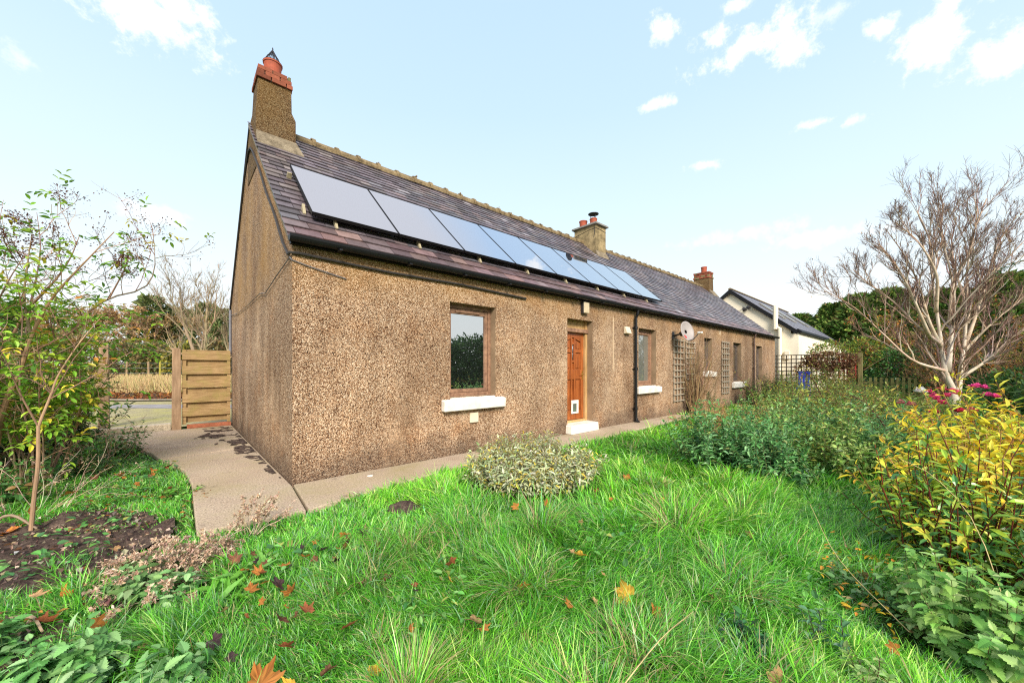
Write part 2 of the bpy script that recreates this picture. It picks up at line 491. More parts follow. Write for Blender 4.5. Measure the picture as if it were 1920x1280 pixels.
# ------------------------------------------------------------------ ground
def DX(x, y):
    dx = np.asarray(x, float) - CAM[0]; dy = np.asarray(y, float) - CAM[1]
    return dx * FW[0] + dy * FW[1], dx * RT[0] + dy * RT[1]

def sstep(a, b, v):
    t = np.clip((v - a) / (b - a), 0, 1); return t * t * (3 - 2 * t)

def gh(x, y):
    """height of the land: level garden, a grassy bank beyond the drive to the north-west"""
    D, X = DX(x, y)
    w = sstep(-3.5, -7.5, X)
    h = -.055 + w * (.47 * sstep(16.3, 20.5, D) + .20 * sstep(21, 33, D) + 1.5 * sstep(45, 160, D))
    near = np.exp(-(np.asarray(x) ** 2 + np.asarray(y) ** 2) / 400.)
    lawn = sstep(-.5, -2.2, np.asarray(y)) * near
    return h + lawn * (vnoise(x, y, .9, 3) - .5) * .12 + (vnoise(x, y, 2.3, 5) - .5) * .03 * near

def sheet(xs, ys, name, mat, dz=0.0, extra=None, kind='structure', **kw):
    X, Y = np.meshgrid(xs, ys); Z = gh(X, Y) + dz
    if extra is not None: Z = Z + extra(X, Y)
    n, m = X.shape; i = np.arange(n * m).reshape(n, m)
    F = np.stack([i[:-1, :-1], i[:-1, 1:], i[1:, 1:], i[1:, :-1]], -1).reshape(-1, 4)
    return MB().add(np.stack([X, Y, Z], -1).reshape(-1, 3), F).build(name, mat, kind=kind, smooth=True, **kw)

def blob(poly, name, mat, z=None, dz=.008, res=.12, bump=0, seed=1, kind='structure', thr=None, rag=0, **kw):
    """irregular ground sheet inside a polygon, following the land"""
    poly = np.asarray(poly, float)
    x0, y0 = poly.min(0); x1, y1 = poly.max(0)
    nx = max(int((x1 - x0) / res), 3); ny = max(int((y1 - y0) / res), 3)
    X, Y = np.meshgrid(np.linspace(x0, x1, nx), np.linspace(y0, y1, ny))
    qq = (vnoise(X, Y, 6, 2) - .5) * rag
    ins = inside((X + qq).ravel(), (Y + qq).ravel(), poly).reshape(X.shape)
    i = np.arange(nx * ny).reshape(ny, nx)
    if thr is not None: ins &= (.6 * vnoise(X, Y, 5, 77) + .4 * vnoise(X, Y, 17, 78)) > thr
    k = ins[:-1, :-1] & ins[:-1, 1:] & ins[1:, 1:] & ins[1:, :-1]
    F = np.stack([i[:-1, :-1][k], i[:-1, 1:][k], i[1:, 1:][k], i[1:, :-1][k]], -1)
    Z = (gh(X, Y) if z is None else np.full(X.shape, float(z))) + dz
    if bump: Z = Z + bump * (vnoise(X, Y, 5, seed) - .35) + bump * .6 * (vnoise(X, Y, 13, seed + 1) - .4)
    mb = MB(); used = np.unique(F); re = -np.ones(nx * ny, int); re[used] = np.arange(len(used))
    mb.add(np.stack([X, Y, Z], -1).reshape(-1, 3)[used], re[F])
    return mb.build(name, mat, kind=kind, smooth=True, **kw)

def inside(x, y, poly):
    poly = np.asarray(poly, float); c = np.zeros(len(x), bool); j = len(poly) - 1
    for i in range(len(poly)):
        xi, yi = poly[i]; xj, yj = poly[j]
        if yi != yj:
            c ^= ((yi > y) != (yj > y)) & (x < (xj - xi) * (y - yi) / (yj - yi) + xi)
        j = i
    return c

def axis_pts(lo, hi, fine_lo, fine_hi, step):
    a = np.arange(fine_lo, fine_hi, step)
    l = fine_lo - np.geomspace(step, fine_lo - lo, 26)[::-1]; h = fine_hi + np.geomspace(step, hi - fine_hi, 26)
    return np.concatenate([l, a, h])
sheet(axis_pts(-400, 600, -14, 16, .22), axis_pts(-300, 600, -12, 14, .22), 'ground', M['turf'])

PATH_A = [(-.02, 3.02), (-1.215, 2.77), (-1.33, 3.4), (-1.6, 4.4), (-1.95, 5.55), (-2.0, 6.33), (-.02, 6.33)]
PATH_B = [(-.02, 2.96), (-1.2, 2.70), (-.96, 1.75), (-.90, .9), (-.905, 0), (-.91, -.95), (-.5, -.965), (-.085, -1.0), (-.012, -.03)]
PATH_C = [(-.06, -1.0), (.65, -.86), (1.4, -.73), (2.1, -.6), (3.2, -.56), (4.4, -.73), (5.5, -.70), (7.9, -.62), (10.3, -.42), (10.3, -.004), (.012, -.004)]
for pl, seed in ((PATH_A, 1), (PATH_B, 2), (PATH_C, 3)):
    p = np.array([(x, y, -.12) for x, y in pl])
    if pl is PATH_C: p = p[::1]
    MB().prism(p if np.cross(p[1] - p[0], p[2] - p[1])[2] > 0 else p[::-1], (0, 0, .12)).build('path', M['path'], kind='structure', bevel=.012)
# debris and damp soil washed along the foot of the gable, moss in the joints
blob([(-.03, 6.1), (-.62, 6.15), (-.55, 5.2), (-.8, 4.6), (-.42, 4.1), (-.55, 3.5), (-.3, 3.0), (-.34, 2.4), (-.16, 1.7), (-.15, .9), (-.05, .25), (-.03, 2)], 'path_dirt', M['soil'], z=0.0, dz=.006, res=.018, bump=.012, seed=4, thr=.47)
SOIL = [(-6, 1.2), (-3.2, .55), (-2.1, .36), (-1.85, .46), (-1.5, .36), (-1.25, .0), (-1.06, -.35), (-1.05, -.85), (-1.22, -1.12), (-1.38, -1.34), (-1.6, -1.44), (-1.9, -1.38), (-2.6, -1.2), (-6, -.9)]
SOIL2 = [(-1.72, -1.72), (-1.5, -1.85), (-1.3, -1.80), (-1.25, -1.93), (-1.42, -2.12), (-1.6, -2.25), (-1.9, -2.2), (-2.4, -1.9)]
blob(SOIL, 'soil_bed', M['soil'], dz=.014, res=.024, bump=.095, seed=7, rag=.3)
blob(SOIL2, 'soil_bed', M['soil'], dz=.014, res=.03, bump=.055, seed=9, rag=.2)
# drive beyond the gate and the verge of fallen leaves
def ribbon(d0, d1, name, mat, x0=-26, x1=-3.2, dz=.02, n=40, m=14, wob=.25):
    D, X = np.meshgrid(np.linspace(d0, d1, m), np.linspace(x0, x1, n))
    D = D + (vnoise(X, X * 0, .9, int(d0 * 10)) - .5) * wob
    P = CAM[:2] + D[..., None] * FW[:2] + X[..., None] * RT[:2]
    k = P[..., 1] < 6.9; P[..., 1][k] = 6.9
    Z = gh(P[..., 0], P[..., 1]) + dz
    i = np.arange(n * m).reshape(n, m)
    F = np.stack([i[:-1, :-1], i[1:, :-1], i[1:, 1:], i[:-1, 1:]], -1).reshape(-1, 4)
    return MB().add(np.concatenate([P, Z[..., None]], -1).reshape(-1, 3), F).build(name, mat, kind='structure', smooth=True)
ribbon(8.6, 15.9, 'drive', M['moss_drive'], dz=.045)
ribbon(13.1, 14.4, 'drive_wheel_track', plain('grey_gravel', (.27, .25, .25), .9, .2, .3, 3), dz=.053)
ribbon(15.9, 16.35, 'drive_kerb', M['step'], dz=.10, wob=.12)
ribbon(16.3, 20.6, 'verge', M['soil'], dz=.03)
ribbon(20.3, 150, 'field', M['field'], x0=-190, x1=-2, dz=.012, n=80, m=60)

# ------------------------------------------------------------------ the cottage
LEN, RY, BY, EZ, SL = 21.5, 3.35, 6.6, 2.92, .895
cot = thing('stone_cottage', 'long low brown pebbledashed cottage with purple slate roof', 'cottage', (0, 0, 0))
OPEN = {'w1': (2.22, 3.17, .93, 2.47), 'door': (5.15, 6.05, .19, 2.47), 'w2': (8.09, 9.05, .93, 2.47), 'w3': (12.5, 13.2, 1.30, 2.45), 'w4': (15.4, 16.36, .88, 2.42), 'w5': (18.4, 19.3, .88, 2.41)}
def build_wall():
    mb = MB()
    xs = sorted({0, LEN} | {o[0] for o in OPEN.values()} | {o[1] for o in OPEN.values()})
    zs = sorted({-.15, EZ} | {o[2] for o in OPEN.values()} | {o[3] for o in OPEN.values()})
    for a, b in zip(xs[:-1], xs[1:]):
        for c, d in zip(zs[:-1], zs[1:]):
            mx, mz = (a + b) / 2, (c + d) / 2
            if any(o[0] < mx < o[1] and o[2] < mz < o[3] for o in OPEN.values()): continue
            mb.add([(a, 0, c), (b, 0, c), (b, 0, d), (a, 0, d)], [[0, 1, 2, 3]])
    apex = EZ + SL * RY
    for x, order in ((0, [4, 3, 2, 1, 0]), (LEN, [0, 1, 2, 3, 4])):
        mb.add([(x, 0, -.15), (x, BY, -.15), (x, BY, apex - SL * (BY - RY)), (x, RY, apex), (x, 0, EZ)], [order])
    mb.add([(0, BY, -.15), (LEN, BY, -.15), (LEN, BY, EZ), (0, BY, EZ)], [[3, 2, 1, 0]])
    return mb.build('wall', M['peb'], cot)
wall = build_wall()
for k, (a, b, c, d) in OPEN.items():
    y = .21; rv = MB()
    rv.add([(a, 0, c), (a, y, c), (a, y, d), (a, 0, d)], [[0, 1, 2, 3]])
    rv.add([(b, 0, c), (b, y, c), (b, y, d), (b, 0, d)], [[3, 2, 1, 0]])
    rv.add([(a, 0, d), (a, y, d), (b, y, d), (b, 0, d)], [[0, 1, 2, 3]])
    rv.add([(a, 0, c), (a, y, c), (b, y, c), (b, 0, c)], [[3, 2, 1, 0]])
    rv.build('reveal', M['render_rev'], wall)

# roof: every slate is a slab lying on the boarding
RZ0 = 2.995
def roof_pt(x, s, h=0.0):
    """s metres up the front slope from the wall line, h above it"""
    c = 1 / math.hypot(1, SL)
    return (x, s * c - h * SL * c, RZ0 + s * SL * c + h * c)
SLEN = math.hypot(RY, RY * SL)
bd = MB()
bd.prism([roof_pt(-.03, -.10, -.05), roof_pt(-.03, SLEN, -.05), roof_pt(-.03, SLEN, -.008), roof_pt(-.03, -.10, -.008)], (LEN + .06, 0, 0))
bd.prism([(-.03, RY, RZ0 + RY * SL - .07), (-.03, BY + .15, RZ0 + RY * SL - (BY + .15 - RY) * SL - .07), (-.03, BY + .15, RZ0 + RY * SL - (BY + .15 - RY) * SL), (-.03, RY, RZ0 + RY * SL)], (LEN + .06, 0, 0))
sl = MB()
PURP = np.array([(.135, .112, .132), (.16, .135, .152), (.115, .10, .118), (.165, .128, .132), (.15, .145, .165), (.10, .09, .10), (.19, .165, .165)])
s = -.16; row = 0
while s < SLEN - .03:
    ex = .175 if s > .3 else .21
    x = -.05 - uni(0, .2)
    while x < LEN + .05:
        w = uni(.20, .32) if s > .3 else uni(.26, .42)
        a, b = max(x, -.05), min(x + w - .008, LEN + .05)
        if b - a > .03:
            j = uni(-.006, .006); t = .012 + uni(0, .004)
            top = min(s + ex + .03, SLEN)
            lo, hi = .020 + uni(0, .007), .002
            P = [roof_pt(a, s + j, lo - t), roof_pt(b, s + j, lo - t), roof_pt(b, top, hi - t), roof_pt(a, top, hi - t), roof_pt(a, s + j, lo), roof_pt(b, s + j, lo), roof_pt(b, top, hi), roof_pt(a, top, hi)]
            col = PURP[RNG.integers(len(PURP))] * uni(.6, 1.25) * np.array([1.04, 1.0, .97])
            if s < .3: col = col * np.array([1.15, .92, .85])
            if uni(0, 1) < .012: col = np.array([.32, .29, .31])
            sl.hexa(P, col)
        x += w
    s += ex; row += 1
roof = sl.build('roof', M['slate'], cot)
bd.build('roof_boarding', M['dkmetal'], roof)
rt = MB(); rt2 = MB(); rt_all = (rt, rt2)
x = .62; zr = RZ0 + RY * SL + .01
while x < LEN - .1:
    rt = rt_all[0] if x < 10 else rt_all[1]
    if not (9.85 < x + .2 < 10.75):
        dz, dy = uni(-.012, .012), uni(-.012, .012)
        th = np.linspace(-.25, PI + .25, 9)
        for xa, xb, r, c in ((x, x + .45, .125, 0), (x + .40, x + .47, .152, 1)):
            pr = np.array([(0, RY + dy + r * math.cos(a), zr + dz - .05 + r * math.sin(a) * (1.05 if c else 1)) for a in th])
            n = len(pr); V = np.vstack([pr + (xa, 0, 0), pr + (xb, 0, 0)]); i = np.arange(n - 1)
            rt.add(V, [np.stack([i, i + 1, i + 1 + n, i + n], -1), np.arange(n)[None, ::-1], (np.arange(n) + n)[None]])
        for _ in range(2):   # lumps of old bedding mortar
            c = (x + .43 + uni(-.05, .05), RY - uni(.05, .13), zr + uni(-.05, .1)); q = uni(.012, .026)
            rt.lathe([(.2 * q, -q), (q, -.4 * q), (.9 * q, .4 * q), (.2 * q, q)], c, 6)
    x += .45
for rt in rt_all: rt.build('ridge_tiles', M['lichen_tile'], roof)
vg = MB()  # mortar verge along the gable slope
for i in range(24):
    a, b = i / 24 * SLEN, (i + 1) / 24 * SLEN
    vg.prism([roof_pt(-.034, a, -.075), roof_pt(-.034, b, -.075), roof_pt(-.034, b, -.012 + uni(-.004, .004)), roof_pt(-.034, a, -.012)], (.033, 0, 0))
vg.build('verge_mortar', M['mortar'], roof)

# chimneys
def bricks(mb, x0, x1, y0, y1, z0, courses, ch=.078, out=(0, .0, .0)):
    for c in range(courses):
        e = out[c] if c < len(out) else 0
        za, zb = z0 + c * ch, z0 + (c + 1) * ch - .007
        off = .11 if c % 2 else 0
        for side in range(4):
            ln = (x1 - x0 + 2 * e) if side % 2 == 0 else (y1 - y0 + 2 * e - .2)
            p = -off
            while p < ln:
                a, b = max(p, 0), min(p + .222, ln)
                if b - a > .04:
                    col = np.array([.27, .082, .045]) * uni(.6, 1.3)
                    if uni(0, 1) < .3: col = np.array([.20, .17, .08]) * uni(.8, 1.3)
                    b -= .008
                    if side == 0: mb.box(x0 - e + a, x0 - e + b, y0 - e, y0 - e + .1, za, zb, col)
                    elif side == 2: mb.box(x0 - e + a, x0 - e + b, y1 + e - .1, y1 + e, za, zb, col)
                    elif side == 1: mb.box(x1 + e - .1, x1 + e, y0 - e + .1 + a, y0 - e + .1 + b, za, zb, col)
                    else: mb.box(x0 - e, x0 - e + .1, y0 - e + .1 + a, y0 - e + .1 + b, za, zb, col)
                p += .23
def pot(parent, c, r, h, label=None):
    mb = MB(); mb.lathe([(r * .88, -.05), (r * .93, h * .5), (r * .98, h * .84), (r * 1.06, h * .87), (r * 1.07, h * .97), (r * 1.02, h), (r * .86, h - .01), (r * .84, h * .3)], c, 32)
    return mb.build('chimney_pot', M['terra'], parent, smooth=False, label=label)
def flash(mb, x0, x1, yf, w=.17):
    zf = RZ0 + yf * SL
    P = [(x0 - .01, yf - w, zf - w * SL + .01), (x1 + w * .7, yf - w, zf - w * SL + .01), (x1 + w * .7, yf, zf), (x0 - .01, yf, zf),
         (x0 - .01, yf - w, zf - w * SL + .03), (x1 + w * .7, yf - w, zf - w * SL + .03), (x1 + .01, yf - .005, zf + .16), (x0 - .01, yf - .005, zf + .16)]
    mb.hexa(P)
def rstack(name, tiers, mat, label):
    mb = MB()
    for (x0, x1, y0, y1, z0, z1, x0t, x1t, y0t, y1t) in tiers:
        mb.hexa([(x0, y0, z0), (x1, y0, z0), (x1, y1, z0), (x0, y1, z0), (x0t, y0t, z1), (x1t, y0t, z1), (x1t, y1t, z1), (x0t, y1t, z1)])
    return mb.build(name, mat, cot, bevel=.006, label=label)
ch1 = rstack('chimney', [(-.012, .60, 2.66, 3.62, 4.9, 5.93, -.012, .60, 2.66, 3.62), (-.012, .60, 2.66, 3.62, 5.93, 6.06, .004, .537, 2.668, 3.22), (.004, .537, 2.668, 3.22, 6.06, 6.47, .02, .53, 2.67, 3.18)], M['mosspeb'], 'tall pebbledashed chimney with brick head at the gable')
b1 = MB(); bricks(b1, .02, .53, 2.66, 3.18, 6.47, 3, out=(.025, .01, 0)); b1.box(.05, .50, 2.69, 3.15, 6.46, 6.69, (.3, .25, .17)); b1.build('brick_cap', M['brick'], ch1, bevel=.006)
mo = MB(); mo.lathe([(.25, 0), (.2, .03), (.13, .06)], (.28, 2.92, 6.695), 14); mo.build('mortar_haunch', M['mortar'], ch1)
mo = MB(); flash(mo, 0, .60, 2.66, .15); mo.build('mortar_flashing', M['mortar'], ch1)
p1 = pot(ch1, (.28, 2.92, 6.73), .145, .25)
cw = MB(); apx = np.array((.28, 2.92, 7.26))
for i in range(16):
    a = i / 16 * 2 * PI
    cw.tubes(np.array([(.28 + .15 * math.cos(a), 2.92 + .15 * math.sin(a), 6.965), apx - (0, 0, .02)]), [.0055, .005], 4)
for rr, z in ((.152, 6.975), (.09, 7.08)):
    a = np.linspace(0, 2 * PI, 17); cw.tubes(np.stack([.28 + rr * np.cos(a), 2.92 + rr * np.sin(a), np.full(17, z)], -1), np.full(17, .007), 4)
cw.lathe([(.004, -.03), (.013, -.01), (.004, .02)], apx, 8)
cw.build('wire_cowl', M['dkmetal'], ch1)
ch2 = rstack('chimney', [(10.0, 10.62, 2.71, 3.66, 4.9, 6.50, 10.0, 10.62, 2.71, 3.66)], M['chim'], 'square lichen-stained chimney with slab cap and two pots')
MB().hexa([(9.92, 2.63, 6.50), (10.70, 2.63, 6.50), (10.70, 3.74, 6.50), (9.92, 3.74, 6.50), (9.93, 2.64, 6.57), (10.69, 2.64, 6.57), (10.69, 3.73, 6.57), (9.93, 3.73, 6.57)]).build('cap_slab', M['stone'], ch2, bevel=.012)
cr = MB()
for pts in ([(10.0 - .002, 3.6, 6.27), (9.998, 3.3, 6.31), (9.998, 3.0, 6.36), (9.998, 2.71, 6.37)], [(10.02, 2.706, 6.37), (10.3, 2.706, 6.36), (10.6, 2.706, 6.33)], [(9.997, 2.80, 6.05), (9.997, 2.75, 6.2), (9.997, 2.77, 6.35), (9.997, 2.73, 6.48)]):
    cr.tubes(np.array(pts), np.full(len(pts), .009), 5)
cr.build('wall_tie_wire', M['dkmetal'], ch2)
pot(ch2, (10.22, 3.42, 6.58), .145, .27)
pt2 = pot(ch2, (10.24, 2.98, 6.58), .13, .24)
ck = MB()
for a in (.3, 2.4, 4.5):
    ck.tubes(np.array([(10.24 + .1 * math.cos(a), 2.98 + .1 * math.sin(a), 6.78), (10.24 + .1 * math.cos(a), 2.98 + .1 * math.sin(a), 7.0)]), [.012, .012], 5)
ck.lathe([(.01, .05), (.1, .035), (.19, 0), (.19, -.015), (.1, .01), (.01, .02)], (10.24, 2.98, 7.0), 20)
ck.lathe([(.115, 0), (.118, .02), (.10, .02)], (10.24, 2.98, 6.815), 16)
ck.build('rain_cowl', M['dkmetal'], ch2)
fl2 = MB(); flash(fl2, 10.0, 10.62, 2.71, .12); fl2.build('mortar_flashing', M['mortar'], ch2)
ch3 = rstack('chimney', [(20.86, 21.51, 2.88, 3.8, 4.9, 6.42, 20.9, 21.48, 2.92, 3.74)], M['mosspeb'], 'small far chimney with one red pot')
b3 = MB(); bricks(b3, 20.9, 21.48, 2.92, 3.74, 6.42, 4, ch=.09, out=(.03, 0, 0, .02)); b3.box(20.95, 21.43, 2.97, 3.69, 6.40, 6.76, (.3, .25, .17)); b3.build('brick_cap', M['brick'], ch3)
pot(ch3, (21.2, 3.3, 6.78), .155, .34)
fl3 = MB(); flash(fl3, 20.86, 21.51, 2.88, .22); fl3.build('mortar_flashing', M['mortar'], ch3)

# gutter, pipes, cables
gu = MB()
th = np.linspace(PI, 2 * PI, 9)
for xa, xb in ((-.06, 7.4), (7.4, 14.6), (14.6, LEN + .1)):
    o = np.array([(0, -.135 + .062 * math.cos(a), 2.965 + .075 * math.sin(a)) for a in th]); inn = np.array([(0, -.135 + .056 * math.cos(a), 2.966 + .067 * math.sin(a)) for a in th[::-1]])
    gu.prism(np.vstack([o, inn]) + (xa, 0, 0), (xb - xa, 0, 0))
    gu.prism(o * (1, 1, 1) + (xa + .001, 0, 0), (.004, 0, 0)); gu.prism(o + (xb - .06, -.004, -.004), (.055, 0, 0))
gu.box(-.03, LEN + .03, -.07, -.005, 2.885, 2.975)
gut = gu.build('gutter', M['black'], cot)
for x in np.arange(.5, LEN, .95): MB().box(x - .02, x + .02, -.205, -.06, 2.875, 2.895).build('bracket', M['black'], gut)
def downpipe(x, m, z1=2.9):
    mb = MB(); mb.tubes(np.array([(x, -.075, -.02), (x, -.075, 2.70), (x, -.12, 2.80), (x, -.135, 2.92)]), [.036] * 4, 12)
    for z in (.35, 1.38, 2.45): mb.lathe([(.037, -.04), (.047, -.035), (.047, .035), (.037, .04)], (x, -.075, z), 12); mb.box(x - .055, x + .055, -.045, -.003, z - .015, z + .015)
    mb.tubes(np.array([(x, -.075, .12), (x + .005, -.10, .03), (x + .01, -.16, .0)]), [.037, .04, .04], 10)
    return mb.build('downpipe', m, cot)
downpipe(7.83, M['black'])
downpipe(17.80, plain('brown_pipe', (.10, .06, .045), .5, .4, .2, 6))
cb = MB()
gp = [(.06, 2.78)] + [(y, EZ + SL * y - .23 - .02 * math.sin(y * 5)) for y in np.linspace(.35, 2.85, 12)] + [(3.15, 5.42), (3.4, 5.47), (3.62, 5.36)] + [(y, EZ + SL * (2 * RY - y) - .2) for y in np.linspace(3.95, 6.45, 9)]
cb.tubes(np.array([(-.03, y, z) for y, z in gp]), np.full(len(gp), .019), 6)
cb.tubes(np.array([(-.03, .06, 2.78), (-.03, -.02, 2.785), (.06, -.032, 2.79), (.5, -.03, 2.775), (1.2, -.03, 2.755), (2.4, -.03, 2.765), (3.9, -.03, 2.72)]), np.full(7, .017), 6)
cb.build('cable', M['dark_cable'], cot)
cb = MB()
cb.tubes(np.array([(-.02, .04, 2.74), (-.022, .8, 2.66), (-.022, 1.7, 2.55), (-.022, 2.2, 2.62), (-.02, 3.6, 2.60), (-.02, 5.2, 2.62), (-.02, 6.55, 2.72)]), np.full(7, .007), 4)
cb.tubes(np.array([(-.02, .04, 2.74), (-.01, -.015, 2.70), (.15, -.018, 2.66), (.45, -.018, 2.60), (.62, -.018, 2.57)]), np.full(5, .007), 4)
cb.build('thin_wire', M['grey_cable'], cot)
MB().tubes(np.array([(-.03, 6.52, 1.75), (-.03, 6.52, 2.85)]), [.03, .03], 8).build('grey_conduit', M['grey_cable'], cot)

# windows
def window(k, fm, pane_mat, sill, label=None, casement=True):
    a, b, c, d = OPEN[k]; y = .14
    f = MB()
    f.box(a, a + .06, y, y + .07, c, d); f.box(b - .06, b, y, y + .07, c, d)
    f.box(a + .06, b - .06, y, y + .07, d - .07, d); f.box(a + .06, b - .06, y - .01, y + .07, c, c + .06)
    if casement:
        e = .055
        f.box(a + .065, a + .065 + e, y + .012, y + .06, c + .065, d - .075); f.box(b - .065 - e, b - .065, y + .012, y + .06, c + .065, d - .075)
        f.box(a + .065 + e, b - .065 - e, y + .012, y + .06, d - .075 - e * 1.5, d - .075); f.box(a + .065 + e, b - .065 - e, y + .012, y + .06, c + .065, c + .065 + e)
        f.box(a + .2, b - .25, y - .008, y + .012, d - .135, d - .10)   # trickle vent
    fr = f.build('window', fm, cot, bevel=.004, label=label)
    MB().add([(a + .1, y + .04, c + .1), (b - .1, y + .04, c + .1), (b - .1, y + .04, d - .12), (a + .1, y + .04, d - .12)], [[0, 1, 2, 3]]).build('pane', pane_mat, fr)
    if sill:
        s0, s1, z0, z1 = sill; s = MB()
        s.hexa([(s0, -.11, z0), (s1, -.11, z0 + .005), (s1, .0, z0 + .005), (s0, .0, z0), (s0, -.115, z1 - .02), (s1, -.115, z1 - .02), (s1, .0, z1), (s0, .0, z1)])
        s.box(a + .003, b - .003, -.002, y, z1 - .06, z1 + .028)
        s.build('sill', M['white'], fr, bevel=.014)
window('w1', M['frame_wood'], M['pane'], (2.06, 3.32, .715, .90))
window('w2', M['frame_wood'], M['pane2'], (7.93, 9.2, .72, .90))
window('w3', M['grey_frame'], M['pane'], (12.36, 13.38, 1.10, 1.28))
window('w4', M['grey_frame'], M['pane'], (15.22, 16.66, .62, .84))
window('w5', M['grey_frame'], M['pane'], None)

# front door
a, b, c, d = OPEN['door']; y = .20
df = MB(); df.box(a, a + .07, y - .05, y + .06, c, d - .001); df.box(b - .07, b, y - .05, y + .06, c, d - .001); df.box(a + .07, b - .07, y - .04, y + .06, 2.20, 2.26); df.box(a + .07, b - .07, y - .015, y + .06, 2.29, d - .001)
door = df.build('front_door', M['pale_wood'], cot, bevel=.004)
MB().box(a + .0, b - .0, y - .085, y - .055, 2.20, 2.285).build('weather_board', M['frame_wood'], door, bevel=.006)
MB().box(a + .07, b - .07, y - .05, y + .02, c, c + .05).build('threshold', M['pale_wood'], door, bevel=.004)
lf = MB(); xa, xb, za, zb = a + .075, b - .075, c + .06, 2.195; yd = y + .012
lf.box(xa, xb, yd + .018, yd + .04, za, zb)                       # back of the leaf
def rail(x0, x1, z0, z1, yy=0): lf.box(x0, x1, yd - .012 + yy, yd + .018, z0, z1)
W = xb - xa
cols = [xa, xa + .10, xa + .275, xa + .35, xb - .35, xb - .275, xb - .10, xb]
rail(cols[0], cols[1], za, zb); rail(cols[6], cols[7], za, zb)
rail(cols[1], cols[6], za, za + .2); rail(cols[1], cols[6], za + .90, za + 1.12); rail(cols[1], cols[6], zb - .11, zb)
rail(cols[2] + .02, cols[3] - .01, za + .2, za + .9); rail(cols[4] + .01, cols[5] - .02, za + .2, za + .9)
rail(cols[2] + .02, cols[3] - .01, za + 1.12, zb - .11); rail(cols[4] + .01, cols[5] - .02, za + 1.12, zb - .11)
rail(cols[1], cols[2] + .02, za + 1.5, za + 1.57); rail(cols[5] - .02, cols[6], za + 1.5, za + 1.57)
rail(cols[3] - .01, cols[4] + .01, za + 1.28, za + 1.33); rail(cols[3] - .01, cols[4] + .01, za + 1.68, za + 1.73)
for (x0, x1, z0, z1) in ((cols[1], cols[2] + .02, zb - .2, zb - .11), (cols[5] - .02, cols[6], zb - .2, zb - .11)):   # arched heads
    l = x0 < (xa + xb) / 2
    p = [(x0, yd - .012, z1), (x1, yd - .012, z1), (x1, yd - .012, z1 - .02 if l else z0), (x0, yd - .012, z0 if l else z1 - .02)]
    lf.prism(p if True else p[::-1], (0, .03, 0))
for (x0, x1, z0, z1) in ((cols[1], cols[2] + .02, za + .2, za + .9), (cols[5] - .02, cols[6], za + .2, za + .9), (cols[3] - .01, cols[4] + .01, za + .2, za + .9), (cols[1], cols[2] + .02, za + 1.12, za + 1.5), (cols[5] - .02, cols[6], za + 1.12, za + 1.5), (cols[3] - .01, cols[4] + .01, za + 1.12, za + 1.28), (cols[1], cols[2] + .02, za + 1.57, zb - .2), (cols[5] - .02, cols[6], za + 1.57, zb - .2), (cols[3] - .01, cols[4] + .01, za + 1.73, zb - .12)):
    i = .03; lf.box(x0 + i, x1 - i, yd + .002, yd + .018, z0 + i, z1 - i)     # raised fields
leaf = lf.build('door_panel', M['door_wood'], door, bevel=.006)
MB().box(cols[3] + .005, cols[4] - .005, yd + .006, yd + .019, za + 1.335, za + 1.675).build('door_glass', M['pane'], leaf)
h = MB(); hx = xb - .05; hz = za + .99
h.box(hx - .02, hx + .02, yd - .022, yd - .012, hz - .1, hz + .1); h.tubes(np.array([(hx, yd - .02, hz + .03), (hx, yd - .065, hz + .03), (hx - .03, yd - .07, hz + .03), (hx - .13, yd - .068, hz + .02)]), [.009] * 4, 8)
h.build('handle', M['brass'], leaf, bevel=.002)
cf = MB(); cx = xa + .3
cf.box(cx - .01, cx + .24, yd - .035, yd - .012, za + .13, za + .17); cf.box(cx - .01, cx + .24, yd - .035, yd - .012, za + .35, za + .43)
cf.box(cx - .01, cx + .04, yd - .035, yd - .012, za + .17, za + .35); cf.box(cx + .19, cx + .24, yd - .035, yd - .012, za + .17, za + .35)
cfo = cf.build('cat_flap', M['white'], leaf, bevel=.006)
MB().box(cx + .04, cx + .19, yd - .018, yd - .012, za + .17, za + .35).build('flap', M['pane2'], cfo)
MB().hexa([(5.10, -.16, .0), (6.08, -.16, .0), (6.08, .02, .0), (5.10, .02, .0), (5.11, -.15, .185), (6.07, -.15, .185), (6.07, .16, .195), (5.11, .16, .195)]).build('doorstep', M['white'], cot, bevel=.02)
la = MB(); la.box(5.62, 5.80, -.09, -.003, 2.62, 2.86)
for i in range(7): la.box(5.63 + i * .025, 5.642 + i * .025, -.10, -.09, 2.63, 2.85)
la.build('wall_lamp', M['lamp'], cot, bevel=.008)
MB().box(5.605, 5.64, -.075, -.004, 2.61, 2.87).build('lamp_backplate', M['dkmetal'], cot)
MB().prism([(7.36, -.004, 2.27), (7.36, -.11, 2.28), (7.36, -.05, 2.45), (7.36, -.004, 2.45)], (.21, 0, 0)).build('vent_hood', M['creamp'], cot, bevel=.008)
MB().box(2.60, 2.77, -.035, -.003, .49, .655).build('meter_cover', M['creamp'], cot, bevel=.006)
prm = plain('bare_render', (.50, .36, .23), .9, .15, .3, 20)
for (x0, x1, z0, z1) in ((6.86, 6.93, 1.35, 2.65), (13.8, 14.1, 2.64, 2.8)):
    n = 14; zz = np.linspace(z0, z1, n); q = (x1 - x0) / 2; xm = (x0 + x1) / 2
    l = [(xm - q * uni(.5, 1), -.004, z) for z in zz]; r = [(xm + q * uni(.5, 1), -.004, z) for z in zz[::-1]]
    MB().prism(np.array(l + r)[::-1], (0, .003, 0)).build('render_patch', prm, wall)

